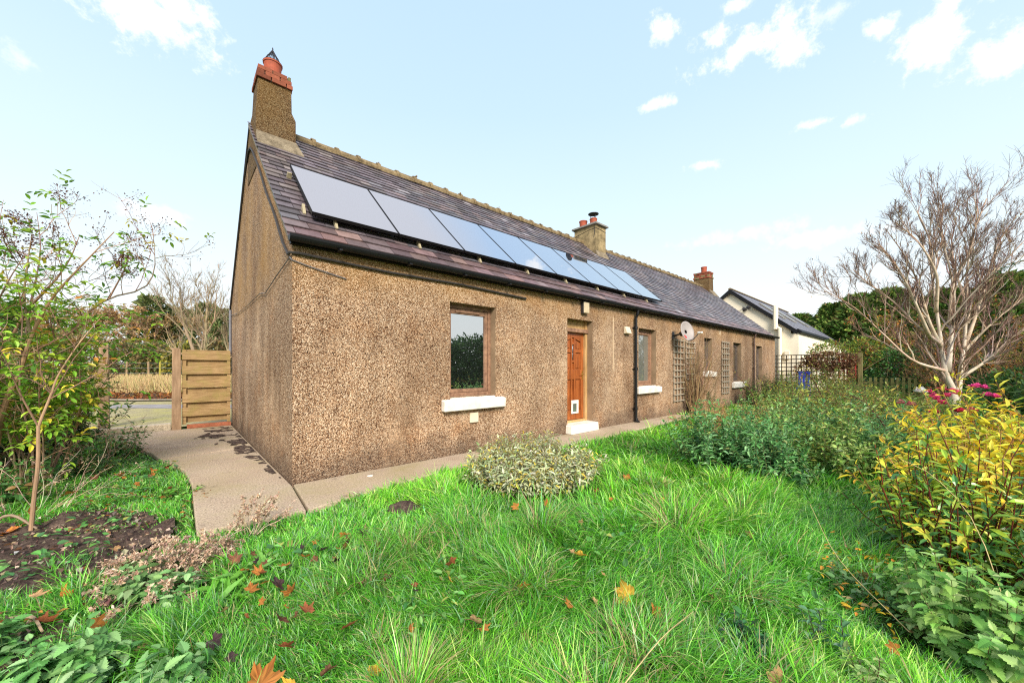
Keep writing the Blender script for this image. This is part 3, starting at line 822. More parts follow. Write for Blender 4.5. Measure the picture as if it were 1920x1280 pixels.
# ------------------------------------------------------------------ solar panels
def panel(i, label):
    w = 1.221; x0 = .29 + i * w; s0, s1 = .53, .53 + 1.72; hh = .115
    t = thing('solar_panel', label, 'solar panel', roof_pt(x0 + w / 2, s0, .03), 'solar panels in a row along the roof')
    g = MB(); e = .008
    g.hexa([roof_pt(x0 + e, s0 + e, hh), roof_pt(x0 + w - .012 - e, s0 + e, hh), roof_pt(x0 + w - .012 - e, s1 - e, hh), roof_pt(x0 + e, s1 - e, hh), roof_pt(x0 + e, s0 + e, hh + .030), roof_pt(x0 + w - .012 - e, s0 + e, hh + .030), roof_pt(x0 + w - .012 - e, s1 - e, hh + .030), roof_pt(x0 + e, s1 - e, hh + .030)])
    g.build('glass_face', M['pv'], t)
    f = MB()
    def rl(xa, xb, sa, sb): f.hexa([roof_pt(xa, sa, hh - .012), roof_pt(xb, sa, hh - .012), roof_pt(xb, sb, hh - .012), roof_pt(xa, sb, hh - .012), roof_pt(xa, sa, hh + .034), roof_pt(xb, sa, hh + .034), roof_pt(xb, sb, hh + .034), roof_pt(xa, sb, hh + .034)])
    xr = x0 + w - .012
    rl(x0, x0 + e, s0, s1); rl(xr - e, xr, s0, s1); rl(x0 + e, xr - e, s0, s0 + e); rl(x0 + e, xr - e, s1 - e, s1)
    f.build('frame', M['black'], t)
    for s_ in (s0 + .25, s1 - .3):
        b = MB(); b.hexa([roof_pt(x0 + .01, s_, .06), roof_pt(xr + .008, s_, .06), roof_pt(xr + .008, s_ + .04, .06), roof_pt(x0 + .01, s_ + .04, .06), roof_pt(x0 + .01, s_, .10), roof_pt(xr + .008, s_, .10), roof_pt(xr + .008, s_ + .04, .10), roof_pt(x0 + .01, s_ + .04, .10)])
        b.build('rail', M['dkmetal'], t)
    for xx in ([x0 - .06, x0 + .3] if i == 0 else [x0 + .35]):
        q = s0 - .07 if xx > x0 else s0 + .16
        k = MB(); k.hexa([roof_pt(xx, q, .02), roof_pt(xx + .035, q, .02), roof_pt(xx + .035, q + .16, .02), roof_pt(xx, q + .16, .02), roof_pt(xx, q, .035), roof_pt(xx + .035, q, .035), roof_pt(xx + .035, q + .16, .10), roof_pt(xx, q + .16, .10)]); k.build('roof_hook', M['hook'], t)
    if i == 0:
        q = s1 - .3; k = MB(); k.hexa([roof_pt(x0 - .07, q, .02), roof_pt(x0 - .01, q, .02), roof_pt(x0 - .01, q + .04, .02), roof_pt(x0 - .07, q + .04, .02), roof_pt(x0 - .07, q, .10), roof_pt(x0 - .01, q, .10), roof_pt(x0 - .01, q + .04, .10), roof_pt(x0 - .07, q + .04, .10)]); k.build('roof_hook', M['hook'], t)
for i, lb in enumerate(['solar panel nearest the tall gable chimney, first in the row', 'second solar panel from the gable end of the roof', 'third solar panel from the gable end of the roof', 'fourth solar panel from the gable, above the front door side', 'fifth solar panel from the gable end, mid row', 'sixth solar panel, third from the far end of the row', 'seventh solar panel, last but one, below the square chimney', 'farthest solar panel at the far end of the row']):
    panel(i, lb)

# ------------------------------------------------------------------ satellite dish, trellises
dn = nrm(np.array([-.35, -.88, .26])); dc = np.array([10.02, -.42, 2.46])
t = thing('satellite_dish', 'pale grey oval satellite dish on the cottage wall', 'satellite dish', (10.1, 0, 2.3))
u = nrm(np.cross((0, 0, 1), dn)); v = np.cross(dn, u)
rr = np.linspace(0, 1, 7); aa = np.arange(28) * 2 * PI / 28
def dishring(off): return np.array([[dc + dn * (off + .07 * r * r) + u * .24 * r * math.cos(a) + v * .305 * r * math.sin(a) for a in aa] for r in rr[1:]])
ds = MB(); Fr = dishring(0); Bk = dishring(-.014)
i = np.arange(6 * 28).reshape(6, 28); j = np.roll(np.arange(28), -1)
Q = np.stack([i[:-1], i[1:], i[1:, j], i[:-1, j]], -1).reshape(-1, 4)
ds.add(np.vstack([Fr.reshape(-1, 3), Bk.reshape(-1, 3)]), [Q[:, ::-1], Q + 168, np.stack([i[-1], i[-1, j], i[-1, j] + 168, i[-1] + 168], -1), i[0][None], (i[0] + 168)[None, ::-1]])
dso = ds.build('dish', M['dish'], t, smooth=True)
am = MB(); am.tubes(np.array([dc - dn * .02, dc - dn * .12, (10.12, -.05, 2.38), (10.12, 0, 2.38)]), [.03, .03, .025, .025], 8)
am.lathe([(.05, 0), (.07, .02), (.06, .12), (.03, .15)], dc - dn * .21, 10, axis=dn); am.box(10.05, 10.19, -.012, -.002, 2.25, 2.5); am.build('bracket', M['dkmetal'], t)
fe = dc + dn * .46 - v * .2
ar = MB(); ar.tubes(np.array([dc - v * .29 + dn * .03, dc - v * .30 + dn * .2, fe - dn * .03]), [.014] * 3, 6); ar.build('feed_arm', M['grey_cable'], t)
lb = MB(); lb.lathe([(.012, -.1), (.03, -.08), (.03, -.01), (.038, 0), (.038, .05), (.02, .06)], fe, 10, axis=-dn + v * .3); lb.build('receiver', M['white'], t)
lg = MB()
def dpt(a, b): return dc + dn * (.007 + .07 * ((a / .24) ** 2 + (b / .305) ** 2)) + u * a + v * b
for (a0, b0, a1, b1) in ((-.14, -.15, -.04, -.17), (-.12, -.12, -.06, -.21), (-.09, -.11, -.09, -.22), (-.05, -.14, -.13, -.2)):
    p, q = dpt(a0, b0), dpt(a1, b1); w_ = nrm(np.cross(q - p, dn)) * .011
    lg.prism([p - w_, q - w_, q + w_, p + w_], dn * .003)
lg.build('red_emblem', M['red'], dso)

def trellis(name, x0, x1, z0, z1, nv, nh, label, m, y=-.03, th=.022, group='garden trellis panels'):
    t = thing(name, label, 'trellis', ((x0 + x1) / 2, y, z0), group)
    a = MB(); b = MB()
    for x in np.linspace(x0 + th / 2, x1 - th / 2, nv): a.box(x - th / 2, x + th / 2, y - .012, y + .012, z0, z1)
    for z in np.linspace(z0 + .05, z1 - .05, nh): b.box(x0 - .02, x1 + .02, y - .034, y - .014, z - th / 2, z + th / 2)
    a.build('upright', m, t); b.build('crossbar', m, t)
trellis('trellis', 10.1, 10.80, .36, 2.30, 4, 11, 'tall grey wooden trellis below the satellite dish', M['trellis'], th=.028)
trellis('trellis', 10.95, 11.62, 1.0, 2.27, 4, 8, 'short wooden trellis behind the bare climber', M['trellis'], th=.028)
trellis('trellis', 14.08, 14.80, .42, 2.42, 4, 10, 'pale grey trellis between the two small windows', M['trellis'], th=.034)

# ------------------------------------------------------------------ gate, posts, step
g = thing('wooden_gate', 'hit-and-miss boarded wooden gate closing the side passage', 'gate', (-.5, 6.36, 0))
s = MB()
for z0, z1 in ((1.60, 1.79), (1.26, 1.45), (.94, 1.12), (.61, .79), (.28, .5)): s.box(-.935, -.045, 6.325, 6.345, z0 + uni(-.01, .01), z1 + uni(-.01, .01))
s.build('front_board', M['gate_wood'], g, bevel=.003)
s = MB()
for z0, z1 in ((1.66, 1.83), (1.42, 1.60), (1.09, 1.27), (.76, .94), (.44, .62), (.14, .30)): s.box(-.93, -.04, 6.395, 6.415, z0, z1)
s.build('back_board', M['gate_wood'], g, bevel=.003)
s = MB(); s.box(-.93, -.86, 6.347, 6.393, .10, 1.83); s.box(-.11, -.045, 6.347, 6.393, .10, 1.81); s.build('stile', M['gate_wood'], g, bevel=.003)
MB().box(-.85, -.03, 6.345, 6.42, .0, .09).build('brick_sill', plain('brick_edge', (.32, .11, .06), .9, .2, .35, 10), kind='structure')
def gatepost(x0, x1, y0, y1, z1, label, mt):
    mb = MB(); q = .012
    mb.hexa([(x0, y0, -.1), (x1, y0, -.1), (x1, y1, -.1), (x0, y1, -.1), (x0 + q, y0 + q, z1), (x1 - q, y0 + q, z1), (x1 - q, y1 - q, z1 - .03), (x0 + q, y1 - q, z1 - .03)])
    mb.build('gate_post', mt, bevel=.008, label=label, cat='post', loc=((x0 + x1) / 2, y0, 0))
gatepost(-1.115, -.945, 6.28, 6.44, 1.86, 'square weathered wooden post beside the boarded gate', M['post_wood'])
gatepost(-2.40, -2.22, 7.9, 8.08, 1.96, 'lone pale post half hidden behind the leafy elder', M['post_wood'])
MB().hexa([(-2.35, 6.42, -.06), (-1.12, 6.42, -.06), (-1.12, 6.75, -.06), (-2.35, 6.75, -.06), (-2.35, 6.43, .11), (-1.12, 6.43, .13), (-1.12, 6.75, .13), (-2.35, 6.75, .11)]).build('kerb', M['step'], kind='structure', bevel=.015)

# field fence
P0 = CAM[:2] + 33 * FW[:2]
ff = thing('field_fence', 'post and wire fence across the far field', 'fence', (P0[0] - 32 * RT[0], P0[1] - 32 * RT[1], .65))
fpts = []
for k, X in enumerate([-37.5, -35.9, -34.1, -32.15, -31.15, -29.4, -27.5, -25.6, -23]):
    p = P0 + X * RT[:2]; z = float(gh(p[0], p[1])); fpts.append((p[0], p[1], z))
    le = .12 if k == 5 else uni(-.04, .04)
    MB().tubes(np.array([(p[0], p[1], z - .1), (p[0] + le * RT[0], p[1] + le * RT[1], z + uni(1.3, 1.5))]), [.085, .075], 7).build('post', M['post_wood'] if k != 4 else plain('algae_post', (.34, .28, .05), .8, .2, .25, 9), ff)
wr = MB()
for hgt in (.35, .8, 1.2): wr.tubes(np.array([(x, y - .08, z + hgt) for x, y, z in fpts]), np.full(len(fpts), .012), 4)
wr.build('wire', M['grey_cable'], ff)

# ------------------------------------------------------------------ neighbouring white house
nb = thing('white_house', 'cream rendered house with grey slate roof beyond the cottage', 'house', (24.5, 0, 0))
X0, X1, HY0, HRY, HZ, HRZ = 24.5, 38.6, -.07, 2.97, 3.66, 6.16
w = MB()
w.add([(X0, HY0, -.1), (X0, 6.0, -.1), (X0, 6.0, HZ), (X0, HRY, HRZ), (X0, HY0, HZ)], [[4, 3, 2, 1, 0]])
w.add([(X1, HY0, -.1), (X1, 6.0, -.1), (X1, 6.0, HZ), (X1, HRY, HRZ), (X1, HY0, HZ)], [[0, 1, 2, 3, 4]])
w.add([(X0, HY0, -.1), (X1, HY0, -.1), (X1, HY0, HZ), (X0, HY0, HZ)], [[0, 1, 2, 3]])
w.box(X0 + .002, X1 + 4.5, HY0 - .35, HY0 - .004, -.1, 3.34)
nw = w.build('wall', M['cream'], nb)
sp = (HRZ - HZ) / (HRY - HY0)
r_ = MB()
def hp(x, y, h=0): return (x, y, HRZ + .1 - (HRY - y) * sp + h) if y < HRY else (x, y, HRZ + .1 - (y - HRY) * sp + h)
RNGH = np.random.default_rng(5)
yy = HY0 - .28
while yy < HRY - .02:
    x = X0 - .15
    y2 = min(yy + .2, HRY)
    while x < X1 + .2:
        b_ = min(x + RNGH.uniform(.3, .5), X1 + .2)
        c_ = np.array([.125, .115, .14]) * RNGH.uniform(.8, 1.25)
        r_.hexa([hp(x, yy, 0), hp(b_ - .006, yy, 0), hp(b_ - .006, y2, -.01), hp(x, y2, -.01), hp(x, yy, .022), hp(b_ - .006, yy, .022), hp(b_ - .006, y2, .005), hp(x, y2, .005)], c_)
        x = b_
    yy += .2
r_.prism([hp(X0 - .15, HRY), hp(X0 - .15, 6.2), hp(X0 - .15, 6.2, .03), hp(X0 - .15, HRY, .03)], (X1 - X0 + .35, 0, 0), (.12, .11, .13))
nr = r_.build('roof', M['slate'], nb)
a_ = np.linspace(0, PI, 7)
MB().prism(np.array([(X0 - .16, HRY + .11 * math.cos(q), HRZ + .09 + .10 * math.sin(q)) for q in a_]), (X1 - X0 + .3, 0, 0)).build('ridge', M['lichen_tile'], nr)
bb = MB()
bb.prism([hp(X0 - .16, HY0 - .3, -.25), hp(X0 - .16, HRY, -.25), hp(X0 - .16, HRY, -.012), hp(X0 - .16, HY0 - .3, -.012)], (.05, 0, 0))
bb.prism([hp(X0 - .16, HRY, -.25), hp(X0 - .16, 6.2, -.25), hp(X0 - .16, 6.2, -.012), hp(X0 - .16, HRY, -.012)], (.05, 0, 0))
bb.build('bargeboard', M['black'], nb)
gg = MB(); gg.tubes(np.array([(X0 - .12, HY0 - .33, HZ - .16), (X1 + .1, HY0 - .33, HZ - .16)]), [.075, .075], 8); gg.tubes(np.array([(X0 - .05, HY0 - .42, 3.40), (X1 + 4.6, HY0 - .42, 3.36)]), [.085, .085], 8); gg.tubes(np.array([(X0 + .25, HY0 - .36, HZ - .16), (X0 + .25, HY0 - .42, 3.40)]), [.05, .05], 6)
gg.build('gutter', M['black'], nb)
fp = MB(); fp.tubes(np.array([(X0 - .12, .62, 3.62), (X0 - .12, .62, 4.95)]), [.13, .13], 10); fp.tubes(np.array([(X0 - .12, .62, 3.75), (X0 - .12, .42, 3.65), (X0 - .12, .42, 0)]), [.1, .1, .1], 10)
fp.build('flue_pipe', M['cream'], nb)
MB().box(X0 - .12, X0 - .002, -.02, .2, 1.9, 2.35).build('meter_box', M['cream'], nb, bevel=.01)
cm = MB(); cm.tubes(np.array([(X0 - .0, 2.25, 5.05), (X0 - .22, 2.25, 5.05)]), [.03, .03], 6); cm.lathe([(.03, 0), (.1, .02), (.12, .16), (.02, .2)], (X0 - .2, 2.2, 4.98), 10, axis=(-.4, -.4, -.6)); cm.lathe([(.03, 0), (.1, .02), (.1, .14), (.02, .16)], (X0 - .2, 2.0, 5.05), 10, axis=(-.4, -.6, -.4)); cm.build('security_light', M['dkmetal'], nb)
for sx in (26.6, 29.4, 33.6):
    f = MB(); 
    y0_, y1_ = .75, 2.0
    f.hexa([hp(sx, y0_, .03), hp(sx + .9, y0_, .03), hp(sx + .9, y1_, .03), hp(sx, y1_, .03), hp(sx, y0_, .12), hp(sx + .9, y0_, .12), hp(sx + .9, y1_, .12), hp(sx, y1_, .12)])
    sk = f.build('skylight', M['stone'], nr)
    MB().hexa([hp(sx + .08, y0_ + .08, .11), hp(sx + .82, y0_ + .08, .11), hp(sx + .82, y1_ - .08, .11), hp(sx + .08, y1_ - .08, .11), hp(sx + .08, y0_ + .08, .125), hp(sx + .82, y0_ + .08, .125), hp(sx + .82, y1_ - .08, .125), hp(sx + .08, y1_ - .08, .125)]).build('pane', M['pane2'], sk)

# ------------------------------------------------------------------ far garden: trellis fence, picket fence, chair, stone
tf = thing('trellis_fence', 'dark square trellis fence running out from the cottage end', 'fence', (21.9, -1.5, 0))
a = MB(); b = MB()
for y in np.arange(-3.0, .12, .2): a.box(21.89, 21.91, y - .02, y + .02, .2, 2.05)
for z in np.arange(.25, 2.06, .2): b.box(21.868, 21.888, -3.0, .1, z - .02, z + .02)
a.build('upright', M['dark_trellis'], tf); b.build('crossbar', M['dark_trellis'], tf)
MB().box(21.82, 21.98, -3.22, -3.06, -.1, 2.08).build('post', wood('mossy_post', (.14, .12, .05), (.26, .22, .09), (6, 6, 1), .85), tf, bevel=.01)
rt_ = thing('red_trellis', 'small faded red trellis beside the garden post', 'trellis', (21.75, -2.75, .9))
a = MB()
for y in np.linspace(-3.0, -2.45, 5): a.box(21.74, 21.76, y - .018, y + .018, .9, 1.95)
a.build('upright', M['red'], rt_); a = MB()
for z in np.linspace(1.0, 1.9, 6): a.box(21.718, 21.738, -3.03, -2.42, z - .018, z + .018)
a.build('crossbar', M['red'], rt_)
pf = thing('picket_fence', 'low mossy picket fence beside the garden post', 'fence', (21.9, -4, 0))
a = MB()
for y in np.arange(-5.0, -3.3, .17): a.box(21.9, 21.925, y - .045, y + .045, .05, .98 + uni(-.03, .03))
mossw = wood('mossy_picket', (.12, .12, .04), (.24, .22, .08), (4, 4, 4), .85)
a.build('pickets', mossw, pf); a = MB(); a.box(21.928, 21.968, -5.1, -3.24, .3, .38); a.box(21.928, 21.968, -5.1, -3.24, .72, .80); a.build('rail', mossw, pf)
bc = thing('garden_chair', 'bright blue plastic garden chair among shrubs by the trellis', 'chair', (16.6, -2.0, 0))
s = MB(); s.box(16.4, 16.8, -2.2, -1.8, .62, .66); s.build('seat', M['blue'], bc, bevel=.01)
s = MB()
for y in (-2.17, -2.04, -1.91): s.hexa([(16.76, y, .64), (16.80, y, .64), (16.80, y + .09, .64), (16.76, y + .09, .64), (16.86, y, 1.24), (16.9, y, 1.24), (16.9, y + .09, 1.24), (16.86, y + .09, 1.24)])
s.box(16.85, 16.91, -2.2, -1.8, 1.2, 1.27); s.build('backrest', M['blue'], bc, bevel=.01)
for lx, ly in ((16.42, -2.18), (16.42, -1.82), (16.78, -2.18), (16.78, -1.82)): MB().tubes(np.array([(lx, ly, -.05), (lx, ly, .63)]), [.022, .022], 6).build('leg', M['blue'], bc)
st = MB(); st.lathe([(.05, -.15), (.2, -.12), (.23, .08), (.19, .2), (.06, .24)], (16.5, -4.35, .12), 9)
st.build('boulder', M['stone'], bevel=.03, label='grey stone block lying near the picket fence', cat='stone', loc=(16.5, -4.35, 0))
sc = MB(); sc.lathe([(.005, 0), (.035, .0), (.04, .006), (.03, .012), (.005, .013)], (.83, -.28, .0), 9); sc.build('pale_pebble', M['white'], label='flat white pebble on the path by the cottage corner', cat='pebble', loc=(.83, -.28, 0))

# ------------------------------------------------------------------ vegetation tools
def pal(m, cols, jit=.18):
    c = np.array([c for c, _ in cols]); w = np.array([w for _, w in cols], float); w /= w.sum()
    t = c[RNG.choice(len(c), m, p=w)] * (1 + RNG.normal(0, jit, (m, 1)))
    return np.clip(t * (1 + RNG.normal(0, jit * .35, (m, 3))), .004, .95)

def leaf_tpl(w=.5, fold=.12, droop=.15):
    y1, y2 = .30, .66
    V = [(0, 0, 0), (-w * .42, y1, fold * .8), (0, y1, -droop * .05), (w * .42, y1, fold * .8), (-w * .40, y2, fold - droop * .4), (0, y2, -droop * .4), (w * .40, y2, fold - droop * .4), (0, 1, -droop)]
    F = [(0, 2, 1), (0, 3, 2), (1, 2, 5), (1, 5, 4), (2, 3, 6), (2, 6, 5), (4, 5, 7), (5, 6, 7)]
    return np.array(V, float), np.array(F)

def serrate_tpl(w=.75, teeth=7, fold=.08, droop=.22):
    ys = np.linspace(.04, .95, teeth); V = [(0, 0, 0)]; L_, R_, Mid = [], [], []
    for y in ys:
        hw = w / 2 * math.sin(PI * min(1, (y * .92 + .06)) ** .72) ** .9
        Mid.append(len(V)); V.append((0, y, -droop * y * y))
        for sgn, lst in ((-1, L_), (1, R_)):
            lst.append(len(V)); V.append((sgn * hw, y + .07, fold * hw / w * 2 - droop * y * y))
            lst.append(len(V)); V.append((sgn * hw * .68, y + .075, fold * hw / w * 1.7 - droop * y * y))
    V.append((0, 1.06, -droop)); tip = len(V) - 1; F = []
    for k in range(teeth):
        m0 = Mid[k]; m1 = Mid[k + 1] if k + 1 < teeth else tip
        for lst, flip in ((L_, 0), (R_, 1)):
            prev = lst[2 * k - 1] if k else 0
            for tri in ((prev, m0, lst[2 * k]), (lst[2 * k], m0, lst[2 * k + 1]), (lst[2 * k + 1], m0, m1)):
                F.append(tri if flip else tri[::-1])
    return np.array(V, float), np.array(F)

def quad_tpl(w=.5, fold=.1):
    return np.array([(0, 0, 0), (-w / 2, .5, fold), (0, 1, 0), (w / 2, .5, fold)], float), np.array([(0, 3, 2), (0, 2, 1)])

T_LEAF = leaf_tpl(); T_LONG = leaf_tpl(.34, .08, .25); T_NARROW = leaf_tpl(.24, .05, .2); T_SERR = serrate_tpl(); T_SERRL = serrate_tpl(.55, 8, .1, .3)
T_QUAD = quad_tpl(); T_QLONG = quad_tpl(.28, .05); T_SPRAY = quad_tpl(.42, .12)

def scatter(mb, tpl, pos, axis, nor, size, tint, wid=None):
    V, F = tpl; m = len(pos)
    if m == 0: return
    a = nrm(axis); n = nrm(nor - a * (a * nor).sum(-1, keepdims=True)); b = np.cross(a, n)
    s = np.broadcast_to(np.asarray(size, float), (m,))[:, None, None]
    W = 1.0 if wid is None else np.asarray(wid, float)[:, None, None]
    P = pos[:, None, :] + s * (V[None, :, 0:1] * b[:, None] * W + V[None, :, 1:2] * a[:, None] + V[None, :, 2:3] * n[:, None])
    k = len(V); Fi = (F[None] + (np.arange(m) * k)[:, None, None]).reshape(-1, F.shape[1])
    mb.add(P.reshape(-1, 3), Fi, np.repeat(tint, k, axis=0))

def grow(P0, D0, Ln, R0, n=5, wander=.15, trop=0.0, taper=.35):
    P0 = np.atleast_2d(np.asarray(P0, float)); D = nrm(np.atleast_2d(D0)); m = len(P0)
    Ln = np.broadcast_to(np.asarray(Ln, float), (m,)); R0 = np.broadcast_to(np.asarray(R0, float), (m,))
    P = [P0]
    for i in range(n - 1):
        D = nrm(D + RNG.normal(0, wander, (m, 3)) + trop * UP)
        P.append(P[-1] + D * (Ln / (n - 1))[:, None])
    return np.stack(P, 1), R0[:, None] * np.linspace(1, taper, n)[None]

def at(P, t):
    """points and tangents on polylines P (m,n,3) at parameters t (m,k)"""
    m, n, _ = P.shape; f = np.clip(t, 0, .9999) * (n - 1); i = f.astype(int); f = (f - i)[..., None]
    r = np.arange(m)[:, None]
    return P[r, i] * (1 - f) + P[r, i + 1] * f, nrm(P[r, i + 1] - P[r, i]), i

def kids(P, Rd, k, t0, t1, a0, a1, l0, l1, rr=.6, shrink=.5, up=0.0):
    m = len(P); t = np.sort(uni(t0, t1, (m, k)), 1)
    pos, T, i = at(P, t)
    perp = nrm(np.cross(T, RNG.normal(0, 1, (m, k, 3)))); a = uni(a0, a1, (m, k))[..., None]
    D = nrm(T * np.cos(a) + perp * np.sin(a) + up * UP)
    plen = np.linalg.norm(np.diff(P, axis=1), axis=-1).sum(1)[:, None]
    Ln = plen * uni(l0, l1, (m, k)) * (1 - shrink * t)
    r = Rd[np.arange(m)[:, None], i] * rr
    return pos.reshape(-1, 3), D.reshape(-1, 3), Ln.ravel(), r.ravel()

def smoothline(pts, n=14):
    p = np.asarray(pts, float); q = np.vstack([2 * p[0] - p[1], p, 2 * p[-1] - p[-2]]); out = []
    for u in np.linspace(0, len(p) - 1.0001, n):
        i = int(u); f = u - i; a, b, c, d = q[i:i + 4]
        out.append(.5 * (2 * b + (c - a) * f + (2 * a - 5 * b + 4 * c - d) * f * f + (3 * b - a - 3 * c + d) * f ** 3))
    return np.array(out)

def disc(n, c, r, ry=None, pw=.5):
    a = uni(0, 2 * PI, n); q = uni(0, 1, n) ** pw
    return np.stack([c[0] + r * q * np.cos(a), c[1] + (ry or r) * q * np.sin(a)], -1)

def leaves_on(mb, P, k, t0, t1, tpl, size, cols, el0=.1, el1=.8, opp=True, jit=.35, top=.6, sizej=.3, jitc=.18, mask=None):
    """leaves along stems, opposite pairs or spiral"""
    m = len(P); t = np.linspace(t0, t1, k)[None] + uni(-.5, .5, (m, k)) * (t1 - t0) / k
    t = np.clip(t, 0.02, 1)
    pos, T, _ = at(P, t)
    ref = np.where(np.abs(T[..., 2:3]) > .9, np.array([1., 0, 0]), np.array([0, 0, 1.]))
    u = nrm(np.cross(T, ref)); v = np.cross(T, u)
    ph = uni(0, 2 * PI, (m, 1))
    for sgn in ((0, PI) if opp else (0,)):
        az = ph + np.arange(k)[None] * (PI / 2 if opp else 2.4) + sgn + RNG.normal(0, .25, (m, k))
        r = np.cos(az)[..., None] * u + np.sin(az)[..., None] * v
        el = (el0 + (el1 - el0) * t + RNG.normal(0, jit, (m, k)))[..., None]
        ax = r * np.cos(el) + T * np.sin(el); no = T * np.cos(el) - r * np.sin(el) + RNG.normal(0, .25, (m, k, 3)) + .25 * UP
        sz = size * (1 - (1 - top) * t ** 2) * (1 + RNG.normal(0, sizej, (m, k))).clip(.4, 1.7)
        scatter(mb, tpl, pos.reshape(-1, 3), ax.reshape(-1, 3), no.reshape(-1, 3), sz.ravel(), pal(m * k, cols, jitc))

def leafy(name, label, cat, c, r, n, H, k, tpl, size, cols, stem=(.10, .16, .04), ry=None, lean=.5, el=(.1, .8), opp=True, t0=.15, srad=.0035, top=.6, group=None, mat=None, wander=.1, trop=.05, pw=.5, jit=.35, z=None, stemname='stems'):
    """a bushy plant of many stems: thing > stems, leaves"""
    t = thing(name, label, cat, (c[0], c[1], float(gh(c[0], c[1]))), group)
    b = disc(n, c, r, ry, pw); off = (b - np.asarray(c)) / r
    D = np.concatenate([off * lean + RNG.normal(0, .15, (n, 2)), np.ones((n, 1))], -1)
    Ln = uni(H[0], H[1], n) * (1 - .35 * (off ** 2).sum(1).clip(0, 1))
    P0 = np.concatenate([b * .55 + np.asarray(c) * .45, np.asarray(gh(b[:, 0], b[:, 1]))[:, None] - .02], -1)
    P, Rd = grow(P0, D, Ln, srad, 7, wander, trop, .4)
    s = MB().tubes(P, Rd, 4, pal(n, [(stem, 1)], .25)); s.build(stemname, M['bark'], t)
    lv = MB(); leaves_on(lv, P, k, t0, 1, tpl, size, cols, el[0], el[1], opp, jit, top)
    lv.build('leaves', mat or M['leaf'], t)
    return t, P

# ------------------------------------------------------------------ lawn
TUSS = [(-.05, -2.55, .3), (1.25, -2.9, .3), (2.7, -3.3, .3), (1.9, -4.0, .3), (-.3, -3.6, .3), (.95, -4.6, .3), (5.0, -1.6, .4), (3.9, -2.2, .35), (.33, -2.35, .40), (.72, -3.35, .36), (.62, -4.15, .42), (.25, -4.2, .3), (3.3, -2.9, .45), (4.0, -3.4, .4), (2.2, -3.6, .35), (1.5, -4.3, .3), (6.2, -1.2, .5), (7.9, -1.4, .5), (3.0, -3.9, .4), (-.2, -3.1, .25)]
MOLE = [(.70, -1.52, .20, .085), (1.73, -2.50, .13, .07)]
BARE = [(-1.78, -2.05, .22), (-1.05, -1.95, .2), (-1.44, -2.52, .34), (-1.10, -2.84, .22), (-1.2, -1.66, .27), (-1.0, -1.5, .26), (-.87, -2.08, .2), (-.62, -1.95, .12), (1.13, -4.48, .12), (1.22, -4.93, .11), (2.0, -5.3, .4), (-2.0, -1.62, .13), (2.30, -1.8, .95), (3.0, -5.25, .45)]
